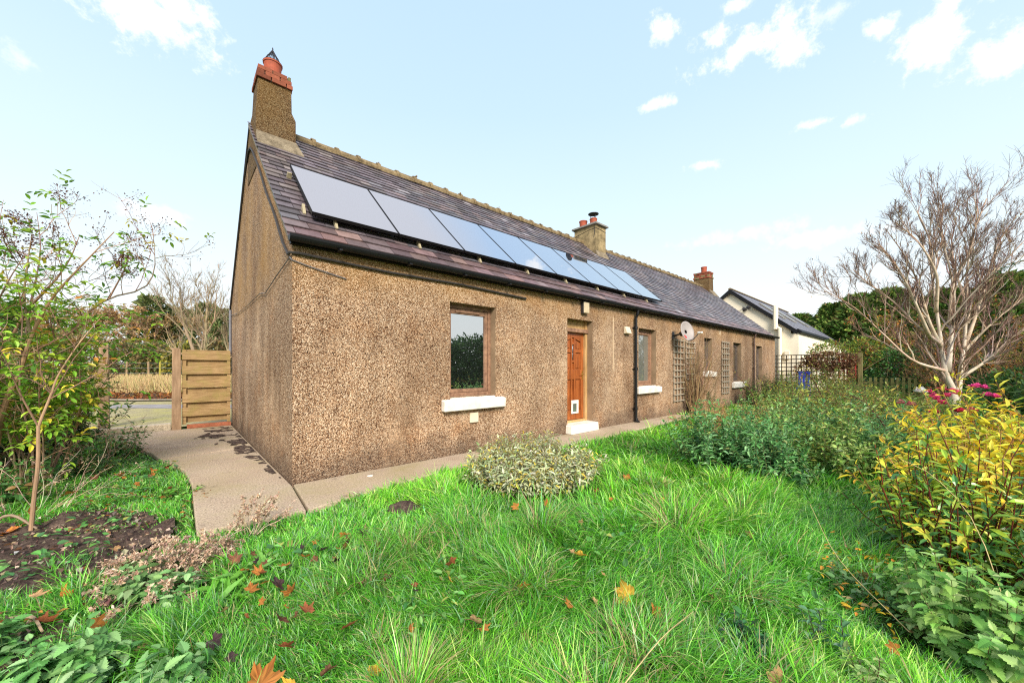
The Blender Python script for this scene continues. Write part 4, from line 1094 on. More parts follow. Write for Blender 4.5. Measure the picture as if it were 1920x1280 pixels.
def make_grass():
    n = 900000
    D = np.exp(uni(math.log(1.15), math.log(17), n)); X = uni(-2.0, 1.6, n) * D
    x = CAM[0] + D * FW[0] + X * RT[0]; y = CAM[1] + D * FW[1] + X * RT[1]
    keep = ~((x > -.02) & (y > -.02))
    for p in (PATH_A, PATH_B, PATH_C):
        pp = np.array(p); cc = pp.mean(0); dv = nrm(pp - cc); keep &= ~inside(x, y, pp + dv * .045)
    keep &= ~((y > 6.2) & (x < 0))
    q = (vnoise(x, y, 6, 2) - .5) * .22
    insoil = inside(x + q, y + q, SOIL) | inside(x + q, y - q, SOIL2)
    keep &= ~(insoil & (uni(0, 1, n) > .012 + .22 * (vnoise(x, y, 3.2, 61) > .66)))
    keep &= ~((x < -2.2) & (y > 2.0) & (uni(0, 1, n) > .35))
    for cx_, cy_, cr_ in BARE: keep &= (((x - cx_) ** 2 + (y - cy_) ** 2) > cr_ ** 2) | (uni(0, 1, n) < .06)
    for mx, my, mr, mh in MOLE: keep &= ((x - mx) ** 2 + (y - my) ** 2) > (mr * .85) ** 2
    x, y, D = x[keep], y[keep], D[keep]; n = len(x)
    hn = vnoise(x, y, 1.6, 21); hf = vnoise(x, y, 5.5, 22)
    h = (.055 + .075 * hn + .05 * hf) * (.72 + .28 * sstep(1.8, 4.0, D))
    h *= np.where(hn < .34, .6, 1.0) * np.where((hf > .7) & (hn > .4), 1.35, 1.0)
    left = (x < -.95) & (y > -.9); h[left] *= .5
    dp = np.abs(y + .75); h *= np.where((x > -.1) & (y > -1.1), .62, 1)
    tus = np.zeros(n); ang = 2 * PI * vnoise(x, y, .45, 8) + 2.2 * (vnoise(x, y, 2.4, 9) - .5)
    for tx, ty, tr in TUSS:
        d2 = (x - tx) ** 2 + (y - ty) ** 2; g = np.exp(-d2 / (tr * .5) ** 2); tus = np.maximum(tus, g)
        k = g > .25; ang[k] = np.arctan2(y[k] - ty, x[k] - tx) + RNG.normal(0, .4, k.sum())
    h *= 1 + .6 * tus
    az = ang + RNG.normal(0, 1.05, n)
    h *= uni(.6, 2.1, n)
    a0 = uni(.05, .75, n); a1 = a0 + uni(.5, 2.3, n) * (.65 + .6 * vnoise(x, y, 1.1, 31))
    w = uni(.0014, .0034, n) * np.maximum(1, (D / 2.1)) ** .72
    cols = pal(n, [((.115, .42, .026), 36), ((.19, .56, .04), 28), ((.04, .22, .02), 18), ((.40, .68, .16), 14), ((.24, .46, .21), 9)], .2)
    tone = vnoise(x, y, .8, 41)[:, None]; ton2 = vnoise(x, y, 3.5, 42)[:, None]
    cols = cols * (.72 + .40 * tone + .25 * ton2) * np.where(tone > .62, np.array([1.25, 1.08, .9]), 1)
    st = uni(0, 1, n) < (.035 + .32 * tus ** 2 + .05 * (vnoise(x, y, 2.0, 51) > .68))
    cols[st] = pal(st.sum(), [((.46, .37, .17), 3), ((.34, .26, .12), 1), ((.42, .42, .20), 1)], .15)
    sg = 4; tt = np.linspace(0, 1, sg + 1)
    th = a0[:, None] + (a1 - a0)[:, None] * tt[None]
    thm = (th[:, 1:] + th[:, :-1]) / 2; ds = (h / sg)[:, None]
    r = np.concatenate([np.zeros((n, 1)), np.cumsum(np.sin(thm) * ds, 1)], 1); z = np.concatenate([np.zeros((n, 1)), np.cumsum(np.cos(thm) * ds, 1)], 1)
    z0 = gh(x, y) - .01
    C = np.stack([x[:, None] + r * np.cos(az)[:, None], y[:, None] + r * np.sin(az)[:, None], np.maximum(z0[:, None] + z, z0[:, None] - .005)], -1)
    tw = az + PI / 2 + RNG.normal(0, .5, n)
    wd = np.stack([np.cos(tw), np.sin(tw), RNG.normal(0, .25, n)], -1)[:, None, :] * (w[:, None] * np.array([.8, 1, .85, .55, .08])[None])[..., None]
    V = np.stack([C - wd, C + wd], 2).reshape(n, (sg + 1) * 2, 3)
    base = np.array([[2 * i, 2 * i + 1, 2 * i + 3, 2 * i + 2] for i in range(sg)])
    F = (base[None] + (np.arange(n) * (sg + 1) * 2)[:, None, None]).reshape(-1, 4)
    MB().add(V.reshape(-1, 3), F, np.repeat(cols, (sg + 1) * 2, 0)).build('lawn_grass', M['grass'], kind='stuff', label='long green lawn grass with paler matted tussocks', smooth=True)
make_grass()

def dry_grass():
    n = 26000
    D = uni(18.2, 21.5, n); X = uni(-26, -6, n)
    x = CAM[0] + D * FW[0] + X * RT[0]; y = CAM[1] + D * FW[1] + X * RT[1]
    P, Rd = grow(np.stack([x, y, gh(x, y)], -1), np.concatenate([RNG.normal(0, .3, (n, 2)), np.ones((n, 1))], -1), uni(.25, .75, n), .014, 3, .15, -.05, .3)
    MB().tubes(P, Rd, 3, pal(n, [((.66, .50, .26), 3), ((.54, .38, .19), 2), ((.46, .46, .17), 1)], .15)).build('dry_grass', M['straw'], kind='stuff', label='tall blond dry grass on the far verge')
    n = 9000
    D = uni(16.4, 19.0, n); X = uni(-26, -4, n); x = CAM[0] + D * FW[0] + X * RT[0]; y = CAM[1] + D * FW[1] + X * RT[1]
    lm = MB(); ax = np.concatenate([RNG.normal(0, 1, (n, 2)), RNG.normal(0, .3, (n, 1))], -1)
    scatter(lm, T_QUAD, np.stack([x, y, gh(x, y) + .05], -1), ax, RNG.normal(0, .5, (n, 3)) + UP, uni(.08, .2, n), pal(n, [((.36, .13, .04), 3), ((.22, .09, .04), 3), ((.45, .25, .06), 1), ((.10, .07, .04), 3)], .2), uni(1, 1.8, n))
    lm.build('leaf_litter', M['straw'], kind='stuff', label='orange brown leaf litter along the far verge')
    n = 620   # small crumbs of leaves and twigs on the bed at the left and yellow leaflets under the bright shrub
    b = np.concatenate([disc(300, (-1.9, .2), 1.2, .8), disc(80, (-1.6, -1.5), .5, .4), disc(240, (2.35, -4.95), .62, .35)])
    cols = np.concatenate([pal(380, [((.42, .16, .04), 3), ((.20, .10, .05), 4), ((.40, .30, .18), 3)], .2), pal(240, [((.72, .46, .04), 4), ((.60, .26, .05), 2), ((.45, .33, .15), 1)], .2)])
    lm = MB(); ax = np.concatenate([RNG.normal(0, 1, (n, 2)), RNG.normal(0, .25, (n, 1))], -1)
    zz = gh(b[:, 0], b[:, 1]) + np.concatenate([np.full(380, .055), uni(.03, .12, 240)])
    scatter(lm, T_LEAF, np.concatenate([b, zz[:, None]], -1), ax, RNG.normal(0, .4, (n, 3)) + UP, np.concatenate([uni(.02, .06, 380), uni(.03, .055, 240)]), cols)
    lm.build('leaf_crumbs', M['straw'], kind='stuff', label='small crumbs of fallen leaves on bed and lawn')
    n = 4200
    b = disc(n, (-1.9, -.5), 1.5, 1.5); zz = gh(b[:, 0], b[:, 1]) + .055; k = inside(b[:, 0], b[:, 1], SOIL) | inside(b[:, 0], b[:, 1], SOIL2); b = b[k]; zz = zz[k]; n = len(b)
    st = MB(); scatter(st, quad_tpl(.9, .35), np.concatenate([b, zz[:, None]], -1), RNG.normal(0, 1, (n, 3)), RNG.normal(0, .5, (n, 3)) + UP, uni(.3, 1, n) ** 2 * .04 + .005, pal(n, [((.38, .29, .21), 2), ((.13, .09, .075), 4), ((.52, .43, .33), 1), ((.20, .13, .10), 3)], .3))
    st.build('soil_crumbs', M['straw'], kind='stuff', label='loose stones and clods on the bare soil bed')
dry_grass()

def lawn_weeds():
    lv = MB()
    for (cx_, cy_, cr_, n) in [(-.35, -2.0, .3, 70), (.05, -3.2, .25, 60), (.5, -2.9, .22, 50), (1.35, -3.5, .3, 70), (1.9, -3.2, .3, 70), (2.5, -4.0, .35, 90), (1.7, -4.6, .25, 80), (.9, -2.2, .25, 60), (2.9, -2.9, .3, 70), (3.6, -3.6, .35, 80), (-1.5, 1.2, .35, 110), (-1.3, 2.1, .3, 90), (-1.6, .6, .25, 80), (-1.75, -.9, .35, 90), (-1.6, -.2, .3, 70), (.3, -4.0, .2, 60)]:
        b = disc(n, (cx_, cy_), cr_); az = uni(0, 2 * PI, n); e = uni(-.1, .7, n)
        ax = np.stack([np.cos(az) * np.cos(e), np.sin(az) * np.cos(e), np.sin(e)], -1)
        scatter(lv, T_SERR if n % 20 else T_LEAF, np.concatenate([b, gh(b[:, 0], b[:, 1])[:, None] + uni(.03, .13, (n, 1))], -1), ax, UP + RNG.normal(0, .3, (n, 3)), uni(.03, .065, n), pal(n, [((.12, .32, .07), 3), ((.20, .42, .11), 2), ((.07, .20, .06), 2), ((.36, .40, .10), .6)], .2), uni(.7, 1.2, n))
    lv.build('lawn_weeds', M['leaf'], kind='stuff', label='low broadleaf weeds mixed into the lawn and bed')
lawn_weeds()

for k, (mx, my, mr, mh) in enumerate(MOLE):
    a = np.linspace(0, 2 * PI, 33)[:-1]; V = [(mx, my, float(gh(mx, my)) + mh)]
    for q in np.linspace(.12, 1, 10):
        rr_ = mr * q * (1 + .18 * (vnoise(np.cos(a) * 2 + k * 9, np.sin(a) * 2, 1.3, 5) - .5))
        xx, yy_ = mx + rr_ * np.cos(a), my + rr_ * np.sin(a) * .9
        zz = gh(xx, yy_) + mh * (1 - q ** 1.8) + (vnoise(xx, yy_, 30, 6) - .5) * .03 - .01 * q
        V += list(zip(xx, yy_, zz))
    F3 = np.array([(0, 1 + i, 1 + (i + 1) % 32) for i in range(32)]); F4 = np.array([(1 + r_ * 32 + i, 1 + r_ * 32 + 32 + i, 1 + r_ * 32 + 32 + (i + 1) % 32, 1 + r_ * 32 + (i + 1) % 32) for r_ in range(9) for i in range(32)])
    MB().add(V, [F3, F4]).build('molehill', M['soil'], label=['dark molehill in the grass beside the path edge', 'small dark molehill in front of the sage bush'][k], cat='molehill', loc=(mx, my, float(gh(mx, my))), smooth=True)

# fallen leaves, each one a thing
def maple(seed):
    g = np.random.default_rng(seed)
    half = [(-84, .14), (-60, .46), (-40, .56), (-24, .68), (-13, .55), (-2, .60), (8, .50), (20, .64), (27, .66), (34, .80), (41, .92), (46, .77), (53, .76), (60, .60), (66, .54), (73, .68), (79, .69), (84, .86), (90, 1.0)]
    pts = half + [(180 - d, r) for d, r in half[-2::-1]]
    out = np.array([(r * (1 + .07 * g.normal()) * math.cos(R(d)), r * (1 + .07 * g.normal()) * math.sin(R(d))) for d, r in pts]) * .62
    c1, c2, ph = g.uniform(.5, 1.3), g.uniform(-.5, .9), g.uniform(0, PI)
    inner = out * .5
    P = np.vstack([[(0, 0)], inner, out]); u = P[:, 0] * math.cos(ph) + P[:, 1] * math.sin(ph); v = -P[:, 0] * math.sin(ph) + P[:, 1] * math.cos(ph)
    Z = c1 * u * u + c2 * v * v * np.sign(v) + .05 * np.abs(np.sin(2.5 * np.arctan2(P[:, 1], P[:, 0]))) * np.hypot(P[:, 0], P[:, 1])
    V = np.column_stack([P, Z]); n = len(out)
    F = [np.array([(0, 1 + i, 1 + (i + 1) % n) for i in range(n)]), np.array([(1 + i, 1 + n + i, 1 + n + (i + 1) % n, 1 + (i + 1) % n) for i in range(n)])]
    return V, F
LEAFCOL = {'o': (.52, .20, .05), 'y': (.70, .40, .06), 't': (.50, .31, .15), 'r': (.30, .10, .045), 'b': (.20, .09, .05), 'd': (.075, .045, .05)}
LNAME = {'o': 'small orange fallen maple leaf lying curled on the ground', 'y': 'small yellow fallen maple leaf caught in the lawn', 't': 'small pale tan fallen leaf caught in the lawn', 'r': 'small red-brown fallen leaf curled in the grass', 'b': 'small dull brown fallen leaf sunk in the grass', 'd': 'small dark purple-brown fallen leaf flat in the grass'}
LSPEC = {0: 'large orange maple leaf standing on grass behind the soil bed', 3: 'large orange leaf at the foot of the thin forked stem', 4: 'orange leaf lying against the side path edge', 15: 'upright narrow orange leaf at the edge of the soil bed', 22: 'large bright orange maple leaf in the nearest lawn grass', 30: 'rounded orange leaf in front of the sage bush', 31: 'orange leaf curled up beside the small molehill', 44: 'orange leaf beside the path-edge molehill, toward the corner', 45: 'broad red-brown leaf alone in the middle lawn', 54: 'large bright yellow maple leaf standing in the lawn', 55: 'orange leaf just right of the bright yellow maple leaf', 62: 'red-brown leaf standing before the straw tussock', 69: 'large tan leaf lying under the dark nettles', 70: 'pale tan maple leaf in open lawn near the yellow shrub', 81: 'orange leaf on the ground under the elder shrub'}
LEAVES = [(-1.87,1.06,'oL'),(-1.57,0.34,'os'),(-1.68,0.60,'os'),(-2.11,0.14,'oL'),(-1.27,1.90,'om'),(-1.54,0.54,'bs'),(-0.62,-2.06,'om'),(-0.47,-2.10,'om'),(-0.51,-2.44,'om'),(-0.28,-2.61,'rm'),(-0.60,-2.68,'bm'),(-0.62,-2.95,'rm'),(-0.90,-2.68,'dm'),(-0.85,-2.84,'ds'),(-1.15,-2.46,'tm'),(-1.37,-2.14,'om'),(-1.53,-1.69,'om'),(-1.64,-1.70,'tm'),(-1.57,-1.92,'rm'),(-0.84,-2.42,'ts'),(-1.28,-1.54,'rm'),(-1.44,-2.38,'rm'),(-0.77,-3.17,'oL'),(-0.68,-3.27,'ym'),(-0.53,-3.26,'bm'),(-0.33,-1.91,'dm'),(-0.27,-2.07,'bs'),(-0.13,-2.12,'os'),(-1.46,-1.65,'ts'),(-1.06,-1.93,'bs'),(1.42,-2.44,'om'),(1.64,-2.64,'om'),(1.80,-2.74,'os'),(1.48,-2.89,'rm'),(1.56,-3.11,'ts'),(2.06,-2.94,'tm'),(2.26,-2.95,'os'),(2.43,-2.67,'rs'),(3.03,-2.67,'om'),(2.16,-3.51,'tm'),(2.69,-3.28,'os'),(1.83,-3.45,'bs'),(1.66,-3.20,'ts'),(0.26,-2.01,'ys'),(-0.00,-1.89,'om'),(0.39,-2.87,'rm'),(0.30,-2.99,'ys'),(0.13,-2.84,'rs'),(0.10,-2.91,'ds'),(0.18,-2.58,'ts'),(0.59,-3.40,'om'),(1.08,-3.49,'ym'),(1.10,-3.40,'ts'),(1.05,-3.68,'ts'),(0.96,-3.91,'yL'),(0.98,-4.08,'om'),(0.67,-3.71,'os'),(0.79,-3.81,'ts'),(-0.09,-3.22,'os'),(0.19,-3.44,'tm'),(0.17,-3.53,'om'),(-0.15,-3.43,'rm'),(-0.35,-2.98,'rm'),(0.66,-3.97,'dm'),(0.56,-3.94,'ts'),(-0.38,-3.42,'ym'),(-0.33,-3.43,'ds'),(-0.22,-3.64,'tm'),(0.32,-3.70,'tm'),(2.26,-4.83,'tm'),(1.31,-4.25,'rs'),(2.30,-4.18,'bs'),(2.80,-4.61,'ys'),(0.92,-4.68,'tL'),(1.87,-5.16,'ts'),(1.53,-5.01,'os'),(2.59,-5.23,'os'),(3.15,-3.80,'ts'),(2.24,-4.68,'ys'),(2.55,-4.87,'ys'),(2.18,-5.03,'os'),(-2.07,0.63,'om'),(-1.68,-0.49,'ts'),(-1.40,-0.87,'tm'),(-1.16,0.22,'os'),(-0.99,-0.52,'rs')]
for _ in range(34):
    LEAVES.append((uni(-.75, .15), uni(-2.75, -1.75), 'orbdto'[RNG.integers(6)] + 'ssm'[RNG.integers(3)]))
for _ in range(22):
    LEAVES.append((uni(-1.85, -1.05), uni(.3, 2.0), 'orobto'[RNG.integers(6)] + 'ssm'[RNG.integers(3)]))
cache = {}
for i, (x, y, cs) in enumerate(LEAVES):
    c, sz = cs; vv = i % 5
    if sz == 'L': sc_ = .16
    elif sz == 'm': sc_ = uni(.085, .115)
    else: sc_ = uni(.05, .07)
    z = float(gh(x, y)) + (uni(.07, .13) if not inside(np.array([x]), np.array([y]), SOIL)[0] else .05)
    V, F = maple(vv + 1); key = (c, vv, i % 2)
    if key not in cache:
        col = np.array(LEAFCOL[c]) * uni(.8, 1.2)
        tv = np.clip(col[None] * RNG.uniform(.45, 1.3, (len(V), 1)) * RNG.uniform(.85, 1.15, (len(V), 3)), 0, .9)
        o = MB().add(V, F, tv).build('fallen_leaf', M['straw']); cache[key] = o
    else:
        o = cache[key].copy(); COL.objects.link(o)
    o.location = (x, y, z); o.scale = (sc_,) * 3; o.rotation_euler = (RNG.normal(0, .6), RNG.normal(0, .6), uni(0, 6.28))
    o['label'] = LSPEC.get(i, LNAME[c]); o['category'] = 'leaf'; o['group'] = 'fallen leaves on the lawn and bed'

# ------------------------------------------------------------------ near plants
SAGE = [((.44, .47, .27), 5), ((.30, .36, .17), 4), ((.56, .58, .40), 3), ((.40, .40, .11), 2.5), ((.66, .52, .09), 1.4)]
t, P = leafy('sage_bush', 'low grey-green sage bush spilling over the path edge', 'bush', (2.30, -1.80), 1.15, 640, (.42, .70), 10, T_LONG, .056, SAGE, (.20, .13, .07), ry=1.02, lean=.85, el=(-.9, .75), t0=.3, top=.9, mat=leafmat('sage_leaf', .18, .75, .15), jit=.3)
NET = [((.17, .41, .11), 5), ((.26, .50, .17), 4), ((.36, .57, .26), 2), ((.10, .27, .07), 2)]
leafy('nettle_clump', 'nettle clump at the very front beside the soil bed', 'nettles', (-1.44, -2.52), .29, 60, (.18, .32), 6, T_SERR, .066, NET, (.10, .15, .05), ry=.24, el=(-.15, .25), top=.75, t0=.35, srad=.003)
leafy('nettle_clump', 'small nettle clump nearest the camera, in lawn grass', 'nettles', (-1.10, -2.84), .18, 30, (.16, .26), 5, T_SERR, .062, NET, (.10, .15, .05), el=(-.1, .25), top=.75, t0=.4, srad=.003)
leafy('nettle_clump', 'pale nettle patch between soil bed and dead stems', 'nettles', (-1.20, -1.66), .25, 40, (.12, .24), 5, T_SERR, .07, [((.22, .37, .14), 3), ((.15, .29, .09), 3)], (.12, .15, .07), el=(-.2, .2), top=.7, t0=.4, srad=.003)
leafy('nettle_clump', 'little nettle tuft at the foot of the forked stem', 'nettles', (-1.93, -.10), .14, 12, (.07, .13), 3, T_SERR, .06, NET, (.1, .15, .05), el=(-.1, .2), t0=.4, srad=.0025)
leafy('nettle_clump', 'nettle tuft at the left edge of the bed', 'nettles', (-2.0, -1.62), .16, 14, (.1, .18), 4, T_SERR, .07, NET, (.1, .15, .05), el=(-.1, .2), t0=.4, srad=.0025)
leafy('nettle_clump', 'nettle clump in the bottom left corner by the stick', 'nettles', (-1.78, -2.05), .22, 26, (.14, .26), 5, T_SERR, .08, NET, (.1, .15, .05), el=(-.1, .2), t0=.35, srad=.003)
leafy('nettle_clump', 'nettles trailing below the matted dead stems', 'nettles', (-1.05, -1.95), .2, 24, (.1, .2), 4, T_SERR, .07, NET, (.1, .15, .05), el=(-.1, .2), t0=.35, srad=.003)
leafy('leafy_weed', 'dark glossy weed rosette in the near lawn', 'weed', (1.13, -4.48), .15, 26, (.10, .22), 5, T_LEAF, .06, [((.04, .16, .045), 4), ((.08, .25, .06), 2), ((.05, .12, .07), 2)], (.08, .1, .06), el=(-.1, .4), t0=.3, mat=M['gloss_leaf'])
leafy('leafy_weed', 'pale yellow-green weed nearest the bottom edge of lawn', 'weed', (1.22, -4.93), .14, 20, (.12, .24), 6, T_SERR, .05, [((.32, .46, .16), 4), ((.24, .40, .10), 3)], (.16, .12, .06), el=(-.1, .4), t0=.3)
leafy('leafy_weed', 'slender blue-green weed stem beside the pale weed', 'weed', (1.42, -4.78), .10, 7, (.15, .30), 5, T_LEAF, .055, [((.12, .24, .14), 1), ((.08, .2, .09), 1)], (.06, .05, .04), el=(-.1, .4), t0=.3)
leafy('leafy_weed', 'low bright green weed trailing at the path corner', 'weed', (-1.02, .55), .24, 18, (.08, .18), 4, T_LEAF, .07, [((.14, .36, .05), 3), ((.2, .42, .08), 1)], (.15, .2, .05), lean=1.2, el=(-.1, .3), t0=.3)
leafy('balm_plant', 'large pale green balm-like plant at the front right', 'plant', (1.98, -5.30), .48, 92, (.32, .56), 10, T_SERR, .062, [((.25, .46, .10), 4), ((.36, .55, .18), 3), ((.14, .33, .07), 3)], (.13, .13, .05), ry=.40, lean=.45, el=(-.2, .25), top=.75, t0=.25)
leafy('balm_plant', 'thin outlying balm sprigs in fallen yellow leaves', 'plant', (2.15, -4.85), .22, 18, (.16, .30), 6, T_SERR, .05, [((.17, .34, .12), 4), ((.24, .38, .16), 2)], (.14, .13, .06), el=(-.2, .25), t0=.3)
YEL = [((.88, .66, .04), 5), ((.80, .44, .04), 1), ((.62, .66, .06), 4), ((.90, .76, .10), 2.5), ((.30, .46, .06), 1.5)]
YGR = [((.17, .36, .05), 5), ((.38, .52, .05), 4.5), ((.66, .66, .07), 2), ((.86, .62, .04), .7), ((.07, .21, .05), 4)]
RED = (.16, .045, .025)
leafy('yellow_shrub', 'green and yellow shrub with upright dark red stems', 'shrub', (2.98, -5.22), .56, 110, (.62, 1.08), 24, T_LONG, .088, YGR, RED, ry=.42, lean=.45, el=(.0, .75), opp=False, top=.8, t0=.15, srad=.006, mat=M['gloss_leaf'])
leafy('yellow_shrub', 'darker green lower shrub at the right edge', 'shrub', (2.75, -5.85), .42, 50, (.6, .95), 22, T_LONG, .085, [((.07, .20, .05), 4), ((.14, .30, .06), 3), ((.5, .45, .05), 1)], RED, lean=.45, el=(0, .7), opp=False, top=.8, t0=.15, srad=.006, mat=M['gloss_leaf'])
for c_, r_, n_, H_, lb in (((4.0, -5.5), .72, 100, (.85, 1.22), 'bright yellow autumn shrub behind the red-stemmed shrub'), ((5.2, -5.75), .85, 110, (1.0, 1.5), 'tallest bright yellow autumn shrub, below the birch'), ((4.2, -6.4), .65, 90, (1.1, 1.65), 'golden autumn shrub at the right edge of the garden')):
    leafy('yellow_shrub', lb, 'shrub', c_, r_, n_, H_, 26, T_LONG, .105, YEL, (.34, .18, .08), lean=.75, el=(-.2, .5), opp=False, top=.8, t0=.2, srad=.006, wander=.14)
# dock and dandelion rosettes
def rosette(name, label, c, n, size, cols, tpl, el=(.1, .7)):
    t = thing(name, label, 'weed', (c[0], c[1], float(gh(c[0], c[1]))))
    az = uni(0, 2 * PI, n); e = uni(el[0], el[1], n); lv = MB()
    ax = np.stack([np.cos(az) * np.cos(e), np.sin(az) * np.cos(e), np.sin(e)], -1); no = np.stack([-np.cos(az) * np.sin(e), -np.sin(az) * np.sin(e), np.cos(e)], -1) + RNG.normal(0, .2, (n, 3))
    b = disc(n, c, .12); scatter(lv, tpl, np.concatenate([b, gh(b[:, 0], b[:, 1])[:, None]], -1), ax, no, size * uni(.6, 1.2, n), pal(n, cols, .12))
    lv.build('leaves', M['leaf'], t)
rosette('dandelion', 'bright green toothed dandelion rosette beside the dead stems', (-.80, -2.08), 44, .15, [((.16, .40, .05), 3), ((.22, .46, .09), 2)], serrate_tpl(.36, 6, .1, .4), (.35, 1.0))
rosette('dandelion', 'dandelion rosette nearer the path front edge', (-.62, -1.95), 20, .16, [((.14, .38, .06), 3), ((.2, .42, .09), 2)], serrate_tpl(.36, 6, .1, .4), (.35, 1.0))
rosette('ivy_sprig', 'small dark ivy sprig against the pale kerb', (-1.62, 6.38), 40, .13, [((.035, .11, .03), 3), ((.08, .2, .05), 1)], T_LEAF, (.2, 1.2))

def dead_clump(label, c, r, n, H, trop, rad=.0028, cols=None, fuzz=.026, fz=10, ry=None, lean=.9, stem=(.56, .42, .30)):
    t = thing('dead_plant', label, 'dead plant', (c[0], c[1], float(gh(c[0], c[1]))))
    b = disc(n, c, r, ry); off = (b - np.asarray(c)) / r
    P, Rd = grow(np.concatenate([b, gh(b[:, 0], b[:, 1])[:, None] - .01], -1), np.concatenate([off * lean + RNG.normal(0, .3, (n, 2)), np.ones((n, 1))], -1), uni(H[0], H[1], n), rad, 8, .16, trop, .5)
    P[..., 2] = np.maximum(P[..., 2], gh(P[..., 0], P[..., 1]) + .01)
    p2, d2, l2, r2 = kids(P, Rd, 4, .4, .95, .3, .9, .15, .3, .6)
    Q, Rq = grow(p2, d2, l2, np.maximum(r2, .0014), 5, .2, trop, .5)
    MB().tubes(P, Rd, 4, pal(n, [(stem, 1)], .25)).tubes(Q, Rq, 3, pal(len(Q), [(stem, 1)], .25)).build('stems', M['bark'], t)
    lv = MB(); cc = cols or [((.60, .43, .31), 3), ((.44, .29, .20), 2), ((.72, .57, .42), 1.6)]
    leaves_on(lv, Q, fz, .3, 1, T_QUAD, fuzz, cc, .2, .6, True, .6); leaves_on(lv, P, fz, .55, 1, T_QUAD, fuzz, cc, .2, .6, True, .6)
    lv.build('seed_heads', M['straw'], t)
dead_clump('matted brown dead stems flopped by the path corner', (-1.06, -1.56), .24, 80, (.18, .34), -.16, ry=.18)
dead_clump('dead brown stems fallen toward the soil bed', (-1.16, -1.72), .15, 40, (.22, .40), -.23)
dead_clump('single leaning spray of dry stems over the path edge', (-.56, -1.20), .06, 16, (.26, .42), .02, lean=.35)

# sticks and twigs
def stick(name, pts, rad, col, label):
    MB().tubes(smoothline(pts, 10), np.linspace(rad, rad * .5, 10), 6, np.array(col)).build(name, M['bark'], label=label, cat='stick', loc=pts[0])
stick('dead_stick', [(-1.72, -1.72, .02), (-1.62, -1.86, .05), (-1.56, -2.02, .03)], .011, (.36, .26, .17), 'pale broken stick lying on the soil at the front')
stick('dead_stick', [(-2.3, .3, -.02), (-2.1, .12, .15), (-1.93, .02, .02)], .015, (.30, .22, .15), 'grey stick leaning on the forked stem')
for pts, lb in (([(.15, -4.3, .12), (.55, -4.32, .20), (.95, -4.30, .14)], 'long straw grass stalk lying across the front tussock'), ([(1.75, -5.05, .05), (2.0, -4.75, .22), (2.35, -4.55, .42)], 'straw stalk leaning over the balm sprigs'), ([(2.05, -5.4, .1), (2.35, -5.3, .5), (2.45, -5.15, .72), (2.4, -5.0, .82)], 'arching pale grass stalk in front of the red-stemmed shrub')):
    MB().tubes(smoothline(pts, 9), np.linspace(.0026, .0014, 9), 5, np.array((.55, .42, .2))).build('grass_stalk', M['bark'], label=lb, cat='grass stalk', loc=pts[0])

# ------------------------------------------------------------------ the elder shrub on the left
ELD = [((.20, .42, .035), 5), ((.34, .54, .05), 4), ((.12, .28, .035), 3), ((.68, .58, .05), 1.7), ((.6, .28, .05), .4)]
def pinnate(mb, pos, D, ln, size, cols):
    """compound leaves: a stalk with five or seven leaflets"""
    P, Rd = grow(pos, D, ln, .0016, 5, .1, -.14, .6)
    m = len(P); c = pal(m, cols, .15)
    for tt_, sgns in ((.45, (-1, 1)), (.72, (-1, 1)), (.98, (0,))):
        p, T, _ = at(P, np.full((m, 1), tt_)); p = p[:, 0]; T = T[:, 0]
        side = nrm(np.cross(T, UP + RNG.normal(0, .2, (m, 3))))
        for sg in sgns:
            ax = nrm(T * (.55 if sg else 1) + side * sg * .9 + RNG.normal(0, .15, (m, 3)) - .12 * UP)
            scatter(mb, T_LEAF if size > .05 else T_QUAD, p, ax, UP + RNG.normal(0, .3, (m, 3)), size * uni(.75, 1.2, m), np.clip(c * uni(.85, 1.15, (m, 1)), 0, .9), uni(.8, 1.05, m))
    return P, Rd
eld = thing('elder_shrub', 'tall straggly elder with bare stems and yellowing leaves', 'shrub', (-2.4, 1.8, 0))
main = [([(-2.62, 2.0, -.1), (-2.42, 1.52, .94), (-2.29, 1.41, 1.34), (-2.21, 1.40, 1.74), (-2.06, 1.34, 2.16), (-1.84, 1.27, 2.54), (-1.57, 1.16, 2.97)], .034), ([(-2.21, 1.40, 1.74), (-2.25, 1.37, 2.14), (-2.22, 1.34, 2.54), (-2.18, 1.31, 2.92)], .018),
        ([(-2.85, 2.5, -.1), (-2.72, 2.34, .96), (-2.40, 2.04, 1.97), (-2.16, 1.83, 2.34), (-2.0, 1.81, 2.69), (-1.92, 1.88, 3.05)], .026), ([(-2.75, 3.1, -.1), (-2.37, 2.82, 1.33), (-2.0, 2.49, 2.04), (-1.72, 2.37, 2.35), (-1.37, 2.05, 2.49), (-1.26, 2.09, 2.81), (-1.28, 2.25, 3.3)], .024),
        ([(-2.8, 2.7, -.1), (-2.51, 2.41, 1.2), (-2.36, 2.28, 2.26), (-2.31, 2.37, 2.88), (-2.37, 2.55, 3.4)], .022), ([(-1.72, 2.37, 2.35), (-1.55, 2.22, 2.79), (-1.51, 2.32, 3.1)], .013), ([(-2.9, 1.9, -.1), (-2.75, 1.6, 1.0), (-2.5, 1.3, 1.7), (-2.3, 1.0, 2.2), (-2.15, .9, 2.55)], .02),
        ([(-2.9, 2.2, 0), (-2.45, 1.95, .9), (-2.05, 1.75, 1.35), (-1.75, 1.6, 1.5)], .016), ([(-2.9, 3.4, 0), (-2.3, 3.0, 1.2), (-1.8, 2.7, 1.75), (-1.5, 2.5, 1.9)], .016), ([(-3.1, 2.6, 0), (-3.0, 2.4, 1.4), (-2.8, 2.2, 2.5), (-2.75, 2.2, 3.3)], .02)]
MPs = np.stack([smoothline(p, 14) for p, _ in main]); MRs = np.stack([np.linspace(r * .8, r * .12, 14) for _, r in main])
